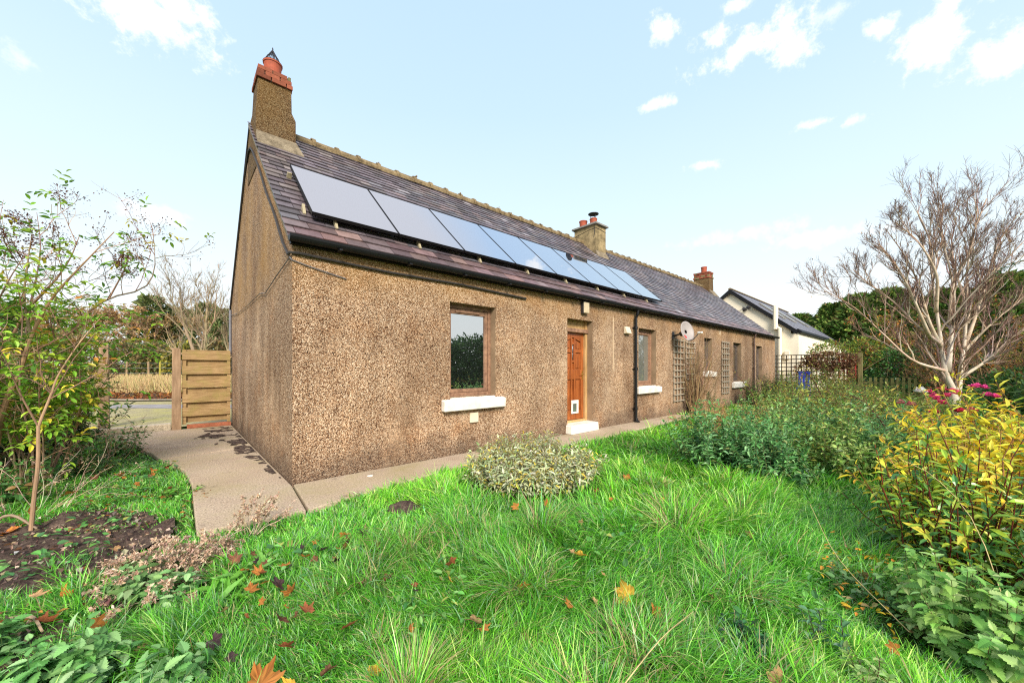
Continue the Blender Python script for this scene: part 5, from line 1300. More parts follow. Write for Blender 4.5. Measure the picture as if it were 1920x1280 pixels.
tb = MB().tubes(MPs, MRs, 8, pal(len(MPs), [((.30, .20, .13), 1)], .2)); tb.build('stem', M['bark'], eld)
n_ = 30; b_ = disc(n_, (-2.75, 2.3), .75, .9)
XP, XR = grow(np.concatenate([b_, np.full((n_, 1), -.08)], -1), np.concatenate([uni(-.2, .34, (n_, 1)), uni(-.5, .2, (n_, 1)), np.ones((n_, 1))], -1), uni(1.4, 2.7, n_), uni(.008, .014, n_), 14, .05, -.015, .3)
MB().tubes(XP, XR, 6, pal(n_, [((.34, .23, .15), 2), ((.42, .30, .20), 1)], .2)).build('stem', M['bark'], eld)
MPs = np.concatenate([MPs, XP]); MRs = np.concatenate([MRs, XR])
MRs = MRs * np.linspace(.9, .3, 14)[None]
q = kids(MPs, MRs, 7, .25, .96, .45, 1.15, .20, .38, .55, .5, .0); B1, R1 = grow(*q[:3], np.maximum(q[3], .0045), 7, .16, .03, .4)
q = kids(B1, R1, 6, .25, .95, .35, .95, .3, .6, .6, .4, .1); B2, R2 = grow(*q[:3], np.maximum(q[3], .0028), 6, .18, .06, .5)
tw = MB().tubes(B1, R1, 5, pal(len(B1), [((.33, .20, .12), 1)], .25)).tubes(B2, R2, 3, pal(len(B2), [((.30, .18, .11), 1)], .25)); tw.build('branches', M['bark'], eld)
tips = np.concatenate([B1[:, -1], B2[:, -1], B2[:, 3]]); dirs = np.concatenate([B1[:, -1] - B1[:, -3], B2[:, -1] - B2[:, -3], nrm(B2[:, 4] - B2[:, 2]) + RNG.normal(0, .5, (len(B2), 3))])
zz = tips[:, 2]; open_ = (tips[:, 0] > -1.85) & (zz < 1.62); keep = uni(0, 1, len(tips)) < np.where(zz < 1.3, .75, np.where(zz < 2.35, .5, .17)) * np.where(open_, .05, 1)
lv = MB(); pin = tips[keep]
pinnate(lv, pin, nrm(dirs[keep]) + RNG.normal(0, .45, (len(pin), 3)), uni(.12, .22, len(pin)), .08, ELD); lv.build('leaves', M['leaf'], eld)
sd_ = MB(); hi = tips[(zz > 2.6)]; hi = hi[uni(0, 1, len(hi)) < .5]
c = np.repeat(hi, 14, 0) + RNG.normal(0, .035, (len(hi) * 14, 3)) - np.array([0, 0, .02])
scatter(sd_, T_QUAD, c, RNG.normal(0, 1, c.shape), RNG.normal(0, 1, c.shape), uni(.012, .03, len(c)), pal(len(c), [((.10, .045, .035), 2), ((.17, .08, .05), 1)], .2), uni(1, 1.6, len(c))); sd_.build('seed_heads', M['straw'], eld)
# single forked stem in front of it
fk = thing('elder_sapling', 'thin forked elder sapling rising from the soil bed', 'shrub', (-1.97, .04, 0))
mm = [([(-1.97, .04, -.06), (-1.945, .02, .30), (-1.92, -.01, .58), (-1.92, 0, .91)], .0155, .75), ([(-1.92, 0, .90), (-1.85, 0, 1.17), (-1.81, .03, 1.35), (-1.69, .06, 1.64), (-1.56, .14, 1.9)], .0105, .2), ([(-1.92, 0, .90), (-2.0, -.07, 1.18), (-2.05, -.16, 1.44), (-2.19, -.03, 1.79)], .008, .2)]
S = np.stack([smoothline(p, 12) for p, _, _ in mm]); SR = np.stack([np.linspace(r, r * e, 12) for _, r, e in mm])
MB().tubes(S, SR, 8, pal(3, [((.40, .25, .16), 1)], .1)).build('stem', M['bark'], fk)
q = kids(S[1:], SR[1:], 7, .15, .98, .4, 1.0, .35, .7, .55, .3, .05); B1, R1 = grow(*q[:3], np.maximum(q[3], .003), 6, .16, .03, .5)
MB().tubes(B1, R1, 4, pal(len(B1), [((.36, .22, .14), 1)], .2)).build('branches', M['bark'], fk)
lv = MB(); tp = np.concatenate([B1[:, -1], B1[:, 3], B1[:, 4]]); pinnate(lv, tp, np.concatenate([B1[:, -1] - B1[:, -3]] * 3) + RNG.normal(0, .12, (len(tp), 3)), uni(.10, .17, len(tp)), .062, ELD); lv.build('leaves', M['leaf'], fk)

# dark undergrowth behind the elder
DK = [((.055, .125, .032), 5), ((.095, .18, .04), 4), ((.03, .07, .025), 3), ((.22, .28, .06), 1.2)]
for c_, r_, n_, H_, lb in (((-2.75, 4.35), .85, 90, (1.0, 1.9), 'dark evergreen bush behind the elder, nearest the post'), ((-3.4, 3.5), .85, 90, (1.0, 1.8), 'dense dark bush at the left edge under the elder'), ((-3.3, 5.6), 1.0, 100, (1.6, 2.5), 'tall dark bush between the elder and the lone post'), ((-2.6, 5.9), .45, 50, (.4, .9), 'low dark bramble beside the end of the kerb')):
    leafy('dark_bush', lb, 'bush', c_, r_, n_, H_, 22, T_LEAF, .075, DK, (.13, .085, .055), lean=.5, el=(-.3, .6), opp=True, top=.9, t0=.05, srad=.006, mat=M['gloss_leaf'], wander=.16)
for c_, r_, n_, lb in (((-2.35, 1.15), .45, 30, 'weedy green undergrowth at the back of the soil bed'), ((-2.0, 2.6), .45, 34, 'leafy bramble growth below the elder branches'), ((-1.75, 3.9), .35, 26, 'low weeds along the edge of the side path'), ((-2.6, .3), .4, 26, 'raspberry-like leafy canes at the left edge')):
    leafy('undergrowth', lb, 'weeds', c_, r_, n_, (.25, .7), 9, T_SERR, .065, [((.09, .24, .06), 3), ((.15, .34, .09), 2), ((.26, .36, .07), 1), ((.3, .18, .07), .5)], (.22, .15, .08), lean=.6, el=(-.2, .3), t0=.15, wander=.14)
dead_clump('tangle of dry twigs under the elder beside the path', (-2.15, 3.3), .55, 46, (.4, .9), -.05, .0035, fuzz=.02, fz=2)
dead_clump('dry straw stems standing at the back of the bed', (-2.15, .9), .5, 46, (.3, .7), -.06, .003, fuzz=.02, fz=2)

# ------------------------------------------------------------------ middle garden
MUG = [((.16, .36, .085), 5), ((.26, .48, .14), 4), ((.38, .58, .22), 2.5), ((.38, .42, .10), 1.2), ((.07, .17, .055), 2.5)]
for c_, r_, n_, H_, lb in (((4.75, -3.05), .62, 90, (.55, .92), 'blue-green bushy clump nearest the sage and lawn'), ((4.75, -3.75), .60, 90, (.5, .82), 'low bushy clump at the front of the green mass'), ((5.45, -4.35), .66, 100, (.52, .9), 'bushy green clump in front of the yellow shrub'), ((6.05, -3.3), .78, 110, (.65, 1.1), 'bushy clump behind, beside the rusty dry stalks'), ((6.4, -4.3), .78, 110, (.65, 1.12), 'dense mid-green clump in the middle of the bed'), ((7.5, -3.3), .8, 100, (.65, 1.1), 'far left bushy clump next to the lawn strip'), ((7.3, -4.9), .7, 90, (.55, 1.0), 'bushy clump just before the pink roses')):
    tn_ = np.array([(1, 1, 1), (1.25, 1.02, .8), (.85, .95, 1.15), (1.3, 1.05, .9), (.9, 1, .9), (.8, .92, 1.1), (1.15, 1, .8)])[int(c_[0] * 7) % 7]
    leafy('mugwort_clump', lb, 'bush', c_, r_, n_, (H_[0] * .8, H_[1] * 1.18), 20, leaf_tpl(.42, .12, .3), .06 + .004 * (int(c_[1] * -10) % 8), [(tuple(np.array(k_) * tn_), w_) for k_, w_ in MUG], (.14, .13, .06), lean=.42, el=(-.3, .8), opp=True, top=.75, t0=.12, srad=.004, wander=.12, group='bushy green clumps in the garden bed')
dead_clump('rusty dry stalks standing left in the green bed', (6.5, -2.55), .28, 50, (.6, .95), .0, .004, [((.50, .27, .11), 3), ((.38, .20, .09), 2), ((.58, .40, .2), 1)], .035, 5, lean=.3, stem=(.42, .25, .12))
dead_clump('rusty dry stalks nearer the rose bushes', (6.95, -3.05), .2, 34, (.65, .95), .0, .004, [((.52, .30, .13), 3), ((.40, .22, .1), 2)], .03, 5, lean=.2, stem=(.46, .28, .14))
for pts, lb in (([(7.4, -3.0, 0), (7.2, -2.95, .6), (6.95, -2.9, 1.0), (6.6, -2.8, 1.25)], 'dark arching bare cane rising from the green bed'), ([(8.6, -3.9, 0), (8.3, -3.8, .7), (7.9, -3.7, 1.15), (7.3, -3.65, 1.35)], 'second dark cane arching over the middle of the bed'), ([(6.9, -4.9, 0), (6.5, -4.7, .6), (6.1, -4.5, .95), (5.5, -4.4, 1.05)], 'long low cane sprawling before the rose bushes')):
    ct = thing('bare_cane', lb, 'cane', pts[0]); cp = smoothline(pts, 12)
    MB().tubes(cp, np.linspace(.011, .004, 12), 6, np.array((.11, .055, .045))).build('stem', M['bark'], ct)
    q = kids(cp[None], np.linspace(.011, .004, 12)[None], 9, .25, 1, .5, 1.0, .12, .3, .5, .3, .2); cb1, cr1 = grow(*q[:3], .0035, 6, .12, .04, .5)
    MB().tubes(cb1, cr1, 4, np.tile((.14, .07, .05), (len(cb1), 1))).build('twigs', M['bark'], ct)
    lv = MB(); leaves_on(lv, cb1, 3, .3, 1, T_LEAF, .045, [((.30, .32, .06), 2), ((.5, .3, .06), 1), ((.12, .22, .06), 2)], .1, .5, True, .4); lv.build('leaves', M['leaf'], ct)
OLV = [((.20, .31, .06), 4), ((.32, .40, .08), 3), ((.62, .50, .08), 1.5), ((.13, .22, .05), 3), ((.38, .25, .11), 1)]
for c_, r_, n_, H_, lb in (((9.2, -3.0), .9, 80, (.7, 1.15), 'olive weedy shrub beyond the green clumps, left side'), ((9.6, -4.3), .9, 80, (.7, 1.2), 'olive weedy shrub behind the middle clumps'), ((11.6, -2.6), 1.0, 90, (.9, 1.45), 'straggly yellowing shrub toward the far trellis'), ((12.2, -4.2), 1.0, 80, (.8, 1.3), 'straggly yellowing shrub before the picket fence'), ((14.3, -2.5), 1.0, 100, (1.1, 1.65), 'tangled shrub in front of the blue chair'), ((16.4, -3.4), 1.0, 80, (.9, 1.4), 'low tangled shrub beside the grey stone'), ((19.0, -2.3), 1.1, 90, (1.2, 1.9), 'tangled shrub against the dark trellis fence'), ((12.6, -5.3), .9, 80, (.65, 1.05), 'pale weedy shrub left of the birch foot'), ((10.6, -5.2), .8, 70, (.6, 1.0), 'weedy shrub between the green clumps and the birch'), ((14.8, -4.6), .8, 70, (.7, 1.15), 'yellowing weedy shrub between grey stone and birch')):
    leafy('weedy_shrub', lb, 'shrub', c_, r_, n_, H_, 15, T_LONG, .085, OLV, (.20, .13, .07), lean=.45, el=(-.3, .7), opp=True, top=.8, t0=.15, srad=.006, wander=.15)
for c_, r_, n_, H_, lb, cl in (((15.6, -.75), .55, 60, (.8, 1.2), 'dark green shrub at the wall below the low white sill', DK), ((17.6, -.85), .7, 80, (1.0, 1.5), 'dark green shrub at the foot of the far downpipe', [((.05, .13, .04), 4), ((.1, .2, .05), 2), ((.4, .36, .06), 1)]), ((19.8, -.8), .7, 80, (.9, 1.4), 'shrub at the far end of the cottage wall', [((.07, .14, .04), 4), ((.13, .2, .06), 2)])):
    leafy('wall_shrub', lb, 'shrub', c_, r_, n_, H_, 16, T_LEAF, .08, cl, (.15, .1, .06), lean=.4, el=(-.3, .6), t0=.1, srad=.006)
leafy('ivy_strand', 'thin ivy strand climbing the wall past the second trellis', 'ivy', (12.75, -.10), .14, 14, (.5, 1.0), 14, T_LEAF, .07, DK, (.1, .07, .04), ry=.06, lean=.1, el=(-.4, .3))
# roses
def flower(parent, p, size, col, n=26):
    mb = MB(); az = uni(0, 2 * PI, n); e = uni(.1, 1.4, n)
    ax = np.stack([np.cos(az) * np.cos(e), np.sin(az) * np.cos(e), np.sin(e)], -1)
    scatter(mb, leaf_tpl(.9, .2, -.1), np.asarray(p) + ax * size * .08, ax, UP - ax * .4 + RNG.normal(0, .2, (n, 3)), size * uni(.4, .62, n), pal(n, [(col, 1)], .2)); mb.build('bloom', M['bloom'], parent)
PINK = (.80, .10, .24); RSL = [((.06, .18, .05), 4), ((.10, .26, .07), 3), ((.05, .12, .05), 2)]
ros = [((8.75, -5.40), .48, 46, (.65, 1.0), 'pink rose bush with clustered blooms at the birch foot', [(8.63, -5.15, .97), (8.5, -5.2, .90), (8.83, -5.30, 1.02), (8.94, -5.42, .98), (9.05, -5.48, .94), (8.86, -5.36, .90), (8.35, -5.23, .87), (8.42, -5.3, .80)], PINK),
       ((9.25, -5.85), .40, 34, (.7, 1.0), 'pink rose bush right of the birch trunk', [(9.28, -5.67, 1.05), (9.35, -5.72, 1.07), (9.39, -5.8, 1.04), (9.10, -5.80, .93), (9.16, -5.9, .9)], (.82, .10, .34)),
       ((7.7, -4.95), .36, 26, (.5, .8), 'rose bush with one pale pink bloom and brown hips', [(7.63, -4.85, .82), (7.7, -4.95, .80)], (.62, .22, .22)),
       ((7.4, -5.50), .38, 30, (.5, .75), 'low rose bush with red blooms tangled in yellow leaves', [(7.52, -5.42, .76), (7.6, -5.47, .73), (7.29, -5.2, .72), (7.42, -5.55, .76)], (.6, .05, .10))]
for c_, r_, n_, H_, lb, fl, col in ros:
    t, P = leafy('rose_bush', lb, 'rose bush', c_, r_, n_, H_, 13, T_LEAF, .055, RSL, (.10, .08, .05), lean=.5, el=(-.2, .6), t0=.2, mat=M['gloss_leaf'], srad=.005, wander=.14)
    for p in fl: flower(t, p, .13, col)
t, P = leafy('rose_bush', 'white rose bush left of the birch trunk', 'rose bush', (8.35, -4.98), .25, 20, (.6, .9), 11, T_LEAF, .05, RSL, (.1, .08, .05), t0=.2)
flower(t, (8.45, -5.05, .98), .17, (.85, .82, .80), 34)
t, P = leafy('rose_bush', 'rose seedling with one orange autumn spray', 'rose bush', (8.75, -5.62), .16, 12, (.7, .95), 9, T_LEAF, .07, [((.72, .30, .04), 3), ((.6, .4, .06), 1)], (.2, .1, .06), t0=.55)
# bare climber on the wall by the dish
cl = thing('bare_climber', 'leafless brown climber with grassy base below the dish', 'climber', (11.0, -.22, 0))
n = 90; b = disc(n, (11.05, -.25), .28, .12)
P, Rd = grow(np.concatenate([b, np.full((n, 1), -.05)], -1), np.concatenate([RNG.normal(.12, .30, (n, 1)), RNG.normal(-.02, .12, (n, 1)), np.ones((n, 1))], -1), uni(.9, 2.7, n), .010, 9, .11, .03, .35)
P[..., 1] = np.minimum(P[..., 1], -.05)
q = kids(P, Rd, 6, .35, .95, .3, 1.0, .15, .4, .6); B1, R1 = grow(*q[:3], np.maximum(q[3], .004), 6, .25, .0, .5); B1[..., 1] = np.minimum(B1[..., 1], -.04)
MB().tubes(P, Rd, 5, pal(n, [((.30, .19, .10), 2), ((.40, .27, .14), 1)], .2)).build('stem', M['bark'], cl)
MB().tubes(B1, R1, 3, pal(len(B1), [((.24, .15, .09), 2), ((.34, .24, .14), 1)], .2)).build('branches', M['bark'], cl)
dead_clump('pale dry grass at the foot of the bare climber', (11.6, -.45), .5, 90, (.35, .7), -.08, .004, [((.50, .34, .16), 1)], .02, 2, ry=.25, stem=(.52, .36, .18))
dead_clump('low straw patch at the wall below the second sill', (9.2, -.42), .45, 60, (.12, .26), -.12, .004, [((.44, .32, .14), 1)], .02, 2, ry=.15, stem=(.48, .36, .16))

# far trellis: dead creeper and hedge
def clump(name, label, cat, boxes, n, tpl, size, cols, mat=None, twigs=None, loc=(0, 0, 0)):
    t = thing(name, label, cat, loc)
    lv = MB()
    for (c_, r_, w_) in boxes:
        m = int(n * w_); d = nrm(RNG.normal(0, 1, (m, 3))); p = np.asarray(c_) + d * np.asarray(r_) * (uni(.35, 1, (m, 1)) ** .5) * (1 + .25 * (vnoise(d[:, 0] * 3 + 5, d[:, 1] * 3 + d[:, 2] * 4, 1.2, 3)[:, None] - .5))
        scatter(lv, tpl, p, d + RNG.normal(0, .7, (m, 3)), RNG.normal(0, .6, (m, 3)) + .6 * UP + d * .4, size * uni(.6, 1.3, m), pal(m, cols, .2))
    lv.build('leaves', mat or M['leaf'], t)
    if twigs:
        P, Rd = grow(np.repeat([(b[0][0], b[0][1], max(b[0][2] - b[1][2] * 1.0, -.05)) for b in boxes], twigs, 0) + RNG.normal(0, .2, (twigs * len(boxes), 3)) * (1, 1, 0), RNG.normal(0, .5, (twigs * len(boxes), 3)) + UP * .9, np.repeat([b[1][2] * 1.8 for b in boxes], twigs), .012, 6, .2, .02, .4)
        MB().tubes(P, Rd, 4, pal(len(P), [((.24, .16, .10), 1)], .2)).build('branches', M['bark'], t)
    return t
clump('dead_creeper', 'brown dead creeper draped over the dark trellis fence', 'creeper', [((21.65, -2.1, 1.75), (.3, 1.05, .42), .9), ((21.65, -1.5, 1.3), (.25, .75, .55), .5), ((21.55, -2.4, 1.1), (.3, .65, .65), .5)], 2600, T_QUAD, .10, [((.20, .10, .06), 3), ((.30, .17, .09), 2), ((.14, .08, .05), 2), ((.34, .28, .08), .6)], M['straw'], 14, (21.7, -2, 0))
clump('hedge', 'yellow-green hedge top showing above the brown creeper', 'hedge', [((22.8, -2.0, 2.0), (.6, .95, .75), .7), ((22.9, -3.2, 2.1), (.6, .7, .8), .4)], 3000, T_QUAD, .11, [((.20, .30, .04), 3), ((.36, .38, .05), 2), ((.10, .18, .04), 2), ((.40, .16, .05), .8)], None, 16, (22.8, -2.4, 0))
clump('ivy_bush', 'dark ivy-green bush right of the garden post', 'bush', [((23.2, -4.2, 1.2), (1.0, 1.2, 1.15), 1), ((24.0, -5.6, 1.3), (1.0, 1.2, 1.2), .8)], 3600, T_QUAD, .13, [((.03, .10, .025), 4), ((.07, .2, .04), 3), ((.12, .26, .06), 1)], M['gloss_leaf'], 12, (23.4, -4.6, 0))

# ------------------------------------------------------------------ trees
def bare_tree(name, label, cat, H, seed_col, spread=.45, rad=.16, counts=(12, 6, 5), lvl=(.28, .5), twig_min=.008, trunk_share=.42, trop=(.05, .07, .06), stems=1, group=None):
    t = thing(name, label, cat, (0, 0, 0), group)
    n = stems
    P0 = np.concatenate([RNG.normal(0, .12 * (n > 1), (n, 2)), np.full((n, 1), -.15)], -1)
    D0 = np.concatenate([RNG.normal(0, .12 if n == 1 else spread, (n, 2)), np.ones((n, 1))], -1)
    P, Rd = grow(P0, D0, H * uni(.78, .92, n), rad, 12, .06, .06, .12)
    a = kids(P, Rd, counts[0], .22, .97, .45, .95, lvl[0], lvl[1], .55, .45, .10); A, AR = grow(*a[:3], np.maximum(a[3], twig_min * 1.6), 9, .13, trop[0], .25)
    b = kids(A, AR, counts[1], .2, .97, .4, .9, .3, .6, .6, .45, .08); B, BR = grow(*b[:3], np.maximum(b[3], twig_min), 7, .15, trop[1], .4)
    c_ = kids(B, BR, counts[2], .15, .97, .35, .85, .35, .75, .7, .4, .06); C_, CR = grow(*c_[:3], np.maximum(c_[3] * .7, twig_min * .8), 5, .16, trop[2], .5)
    MB().tubes(P, Rd, 8, pal(n, [(seed_col, 1)], .1)).tubes(A, AR, 6, pal(len(A), [(seed_col, 1)], .15)).build('trunk', M['bark'], t)
    MB().tubes(B, BR, 4, pal(len(B), [(tuple(np.array(seed_col) * .9), 1)], .2)).tubes(C_, CR, 3, pal(len(C_), [(tuple(np.array(seed_col) * .8), 1)], .25)).build('branches', M['bark'], t)
    return t, C_

# birch
bir = thing('birch_tree', 'leafless white-barked birch with spreading low limbs', 'tree', (14.47, -5.63, -.05))
limbs = [([(14.50, -5.66, -.12), (14.47, -5.63, .3), (14.45, -5.60, .83), (14.28, -5.46, 1.33), (14.21, -5.39, 2.12), (14.08, -5.28, 3.26), (13.99, -5.20, 4.40), (13.96, -5.17, 5.26), (13.73, -4.96, 6.12)], .125, .012),
         ([(14.46, -5.68, -.12), (14.49, -5.65, .3), (14.54, -5.70, .83), (14.60, -5.75, 1.40), (14.66, -5.81, 2.12), (14.71, -5.85, 3.26), (14.74, -5.87, 4.40), (14.88, -6.0, 5.55), (15.11, -6.21, 6.55)], .115, .012),
         ([(14.33, -5.50, 1.3), (14.38, -5.55, 1.9), (14.42, -5.59, 2.40), (14.47, -5.63, 3.26), (14.37, -5.54, 4.26), (14.21, -5.39, 5.41), (14.26, -5.44, 6.41)], .075, .012),
         ([(14.28, -5.46, 1.33), (13.62, -4.87, 1.62), (13.04, -4.34, 2.33), (12.45, -3.81, 3.05), (11.87, -3.29, 3.47)], .046, .008), ([(14.24, -5.42, 2.0), (13.73, -4.96, 2.54), (13.30, -4.58, 3.12), (12.77, -4.10, 3.69), (12.45, -3.81, 4.19)], .042, .008),
         ([(14.56, -5.71, 1.12), (15.11, -6.21, 1.61), (15.64, -6.69, 2.26), (16.28, -7.26, 2.83)], .052, .008), ([(14.64, -5.79, 1.83), (15.06, -6.16, 2.40), (15.53, -6.59, 2.97), (16.17, -7.17, 3.69)], .042, .008),
         ([(14.64, -5.79, 1.9), (14.90, -6.02, 2.83), (15.09, -6.19, 3.69), (15.32, -6.40, 4.98), (15.69, -6.74, 5.98)], .05, .008), ([(14.21, -5.39, 1.97), (13.96, -5.17, 2.69), (13.78, -5.01, 3.55), (13.52, -4.77, 4.55), (13.09, -4.39, 5.55)], .045, .008),
         ([(14.40, -5.55, 2.6), (14.3, -5.6, 3.6), (14.2, -5.9, 4.8), (14.1, -6.0, 6.0)], .045, .008), ([(14.74, -5.87, 3.0), (15.0, -5.7, 4.0), (15.2, -5.6, 5.2), (15.3, -5.7, 6.2)], .042, .008),
         ([(14.7, -5.85, 2.6), (15.2, -6.0, 3.4), (15.9, -6.5, 4.4), (16.3, -6.9, 5.2)], .05, .010), ([(14.1, -5.3, 2.9), (13.6, -5.3, 3.9), (13.2, -5.0, 4.9), (12.9, -4.6, 5.6)], .045, .010), ([(14.0, -5.2, 2.2), (13.2, -4.9, 3.2), (12.8, -4.6, 4.2), (12.5, -4.3, 4.9)], .045, .010)]
LP = np.stack([smoothline(p, 16) for p, _, _ in limbs]); LP[..., 2] = np.where(LP[..., 2] > 3.5, 3.5 + (LP[..., 2] - 3.5) * .80, LP[..., 2]); LR = np.stack([np.geomspace(a, b, 16) for _, a, b in limbs])
WB = pal(len(LP), [((.66, .55, .43), 1)], .06); WB[:3] = (.72, .64, .54)
def birchbark():
    m, nt, out = newmat('birch_bark')
    a = N(nt, 'ShaderNodeAttribute', attribute_name='tint'); v = ocoords(nt, (1, 1, 4.5))
    n1 = noise(nt, v, 5, 6, .7); c = mixc(nt, ramp(nt, n1, [(.60, g3(0)), (.66, g3(.9))]), a.outputs['Color'], (.06, .045, .04))
    n2 = noise(nt, ocoords(nt), 3, 4); c = mixc(nt, 1.0, c, ramp(nt, n2, [(.3, (.75, .66, .56)), (.7, g3(1.1))]), 'MULTIPLY')
    bsdf(nt, out, c, .75, .25, n1, .4, .01); return m
M['birch'] = birchbark()
bm_ = MB().tubes(LP, LR, 10, WB)
fr_ = np.repeat(np.tile(np.linspace(0, 1, 16), len(LP)), 10); kk = np.repeat(np.where(np.arange(len(LP)) < 3, .85, .62), 160)
mixw = (1 / (1 + np.exp(-(fr_ - kk) * 9)))[:, None]; tw_ = np.zeros((len(bm_.V[0]), 3)); tw_[:] = (.42, .27, .18)
bm_.T[0] = bm_.T[0] * (1 - mixw) + tw_ * mixw
bm_.build('trunk', M['birch'], bir, smooth=True)
a = kids(LP, LR, 20, .22, .995, .25, .8, .19, .36, .6, .22, .28); A, AR = grow(*a[:3], np.clip(a[3], .007, .024), 9, .11, .07, .3)
b = kids(A, AR, 7, .2, .97, .3, .7, .3, .65, .7, .4, .18); B, BR = grow(*b[:3], np.clip(b[3], .0045, .009), 7, .12, .10, .5)
c_ = kids(B, BR, 6, .15, .97, .3, .8, .4, .8, .8, .4, .05); C_, CR = grow(*c_[:3], np.clip(c_[3] * .8, .003, .005), 5, .15, .02, .6)
MB().tubes(A, AR, 6, pal(len(A), [((.40, .30, .22), 2), ((.54, .45, .36), 1)], .2)).tubes(B, BR, 4, pal(len(B), [((.29, .19, .14), 1)], .25)).tubes(C_, CR, 3, pal(len(C_), [((.22, .14, .11), 1)], .25)).build('branches', M['bark'], bir)
lv = MB(); tp = C_[RNG.choice(len(C_), 260)][:, -1]; scatter(lv, T_LEAF, tp, RNG.normal(0, 1, tp.shape) - UP, RNG.normal(0, 1, tp.shape), uni(.04, .07, len(tp)), pal(len(tp), [((.16, .09, .06), 2), ((.4, .25, .06), 1)], .2)); lv.build('leaves', M['straw'], bir)

# leafless bushy thicket behind the birch
bt, tipsB = bare_tree('thicket_shrub', 'leafless twiggy brown shrub left of the birch', 'shrub', 3.4, (.26, .16, .09), .5, .05, (8, 5, 5), (.35, .6), .007, stems=7)
lv = MB(); tp = tipsB.reshape(-1, 3)[RNG.choice(len(tipsB) * 5, 2300)]; scatter(lv, T_QUAD, tp, RNG.normal(0, 1, tp.shape), RNG.normal(0, .6, tp.shape) + UP, uni(.05, .11, len(tp)), pal(len(tp), [((.50, .20, .04), 2), ((.30, .30, .06), 2), ((.22, .13, .06), 2), ((.14, .2, .05), 1)], .2)); lv.build('leaves', M['straw'], bt)
TH = [(20.8, -5.6, 1.0, .3, None), (22.5, -7.6, 1.15, 1.4, 'brown thicket shrub directly behind the birch trunk'), (20.0, -8.6, 1.0, 2.7, 'brown thicket shrub right of the birch'), (24.5, -5.0, 1.45, 4.0, 'tall rust-leaved thicket behind the picket fence'), (25.5, -9.5, 1.5, 5.1, 'tall brown thicket shrub behind the birch limbs at right'), (21.5, -11.2, 1.25, .9, 'brown thicket shrub at the right edge of the garden'), (17.6, -9.6, .85, 3.3, 'low tangled brown shrub near the yellow shrubs')]
for x, y, s_, rz, lb in TH[1:]: dup(bt, (x, y, 0), rz, s_, lb)
bt.location = (TH[0][0], TH[0][1], 0)
for x, y, H_, lb in ((19.0, -7.3, 1.3, 'dark leafy bush low behind the birch trunk'), (17.2, -7.9, 1.2, 'green leafy bush right of the birch foot'), (21.0, -9.8, 1.7, 'olive leafy bush under the right thicket')):
    clump('leafy_bush', lb, 'bush', [((x, y, H_ * .5), (1.1, 1.1, H_ * .6), 1)], 2200, T_QUAD, .13, [((.04, .11, .03), 3), ((.09, .18, .04), 3), ((.2, .24, .05), 1)], None, 8, (x, y, 0))

# evergreen screen beyond
def conifer(label, H, rad, n, cols, name='conifer_tree', spray=(.35, .75), pw=.8, group=None):
    t = thing(name, label, 'tree', (0, 0, 0), group)
    MB().tubes(np.array([(0, 0, -.2), (.05, 0, H * .5), (0, .05, H * .92)]), [.22, .14, .03], 8, np.array((.16, .10, .07))).build('trunk', M['bark'], t)
    z = H * (1 - uni(0, 1, n) ** 1.25 * .97); a = uni(0, 2 * PI, n); f = 1 - z / H
    lump = .5 + 1.05 * vnoise(a * 1.6 + 3, z * .9, 1.0, 12) * vnoise(a * .8, z * .5, 1.7, 19) ** .5
    r = rad * np.minimum(1, (f * 1.9 + .10)) ** pw * lump * (uni(.3, 1, n) ** .45)
    pos = np.stack([r * np.cos(a), r * np.sin(a), z], -1)
    ax = np.stack([np.cos(a), np.sin(a), uni(-.1, 1.1, n)], -1) + RNG.normal(0, .3, (n, 3))
    lv = MB(); scatter(lv, T_SPRAY, pos, ax, UP + RNG.normal(0, .5, (n, 3)), uni(*spray, n), pal(n, cols, .22)); lv.build('crown', M['needle'], t)
    return t
CG = [((.11, .20, .045), 5), ((.20, .31, .07), 4), ((.065, .115, .035), 2.5), ((.30, .36, .09), 1.8), ((.36, .22, .10), 1.1)]
cA = conifer('dense dark conifer at the left end of the evergreen screen', 9.0, 3.2, 11000, CG, spray=(.4, 1.0), group='conifers screening the far side')
cB = conifer('broad dark conifer rising behind the white house gable roof', 9.6, 3.6, 11000, CG, spray=(.4, 1.0), group='conifers screening the far side')
def W2(D, px): return CAM[:2] + D * FW[:2] + (px - 960) / 699 * D * RT[:2]
CON = [(44, 1500, .82, cA, None), (42, 1560, .86, cB, None), (40, 1610, .98, cA, 'conifer rising left of the birch crown'), (39, 1665, .96, cB, 'conifer seen through the left birch branches'), (38, 1720, .90, cA, 'conifer directly behind the left birch stem'), (37, 1775, .92, cB, 'conifer behind the middle of the birch crown'), (36, 1830, .95, cA, 'conifer behind the right birch branches'), (35, 1885, 1.02, cB, 'conifer behind the far right birch limbs'), (34, 1945, 1.06, cA, 'conifer cut off at the right edge of the screen'), (33, 2010, 1.05, cB, 'last conifer of the screen, mostly out of view')]
for i, (D, px, s_, src, lb) in enumerate(CON):
    p = W2(D, px)
    if lb is None: src.location = (p[0], p[1], 0); src.scale = (s_,) * 3; src.rotation_euler = (0, 0, i)
    else: dup(src, (p[0], p[1], 0), i * 1.7, s_, lb)
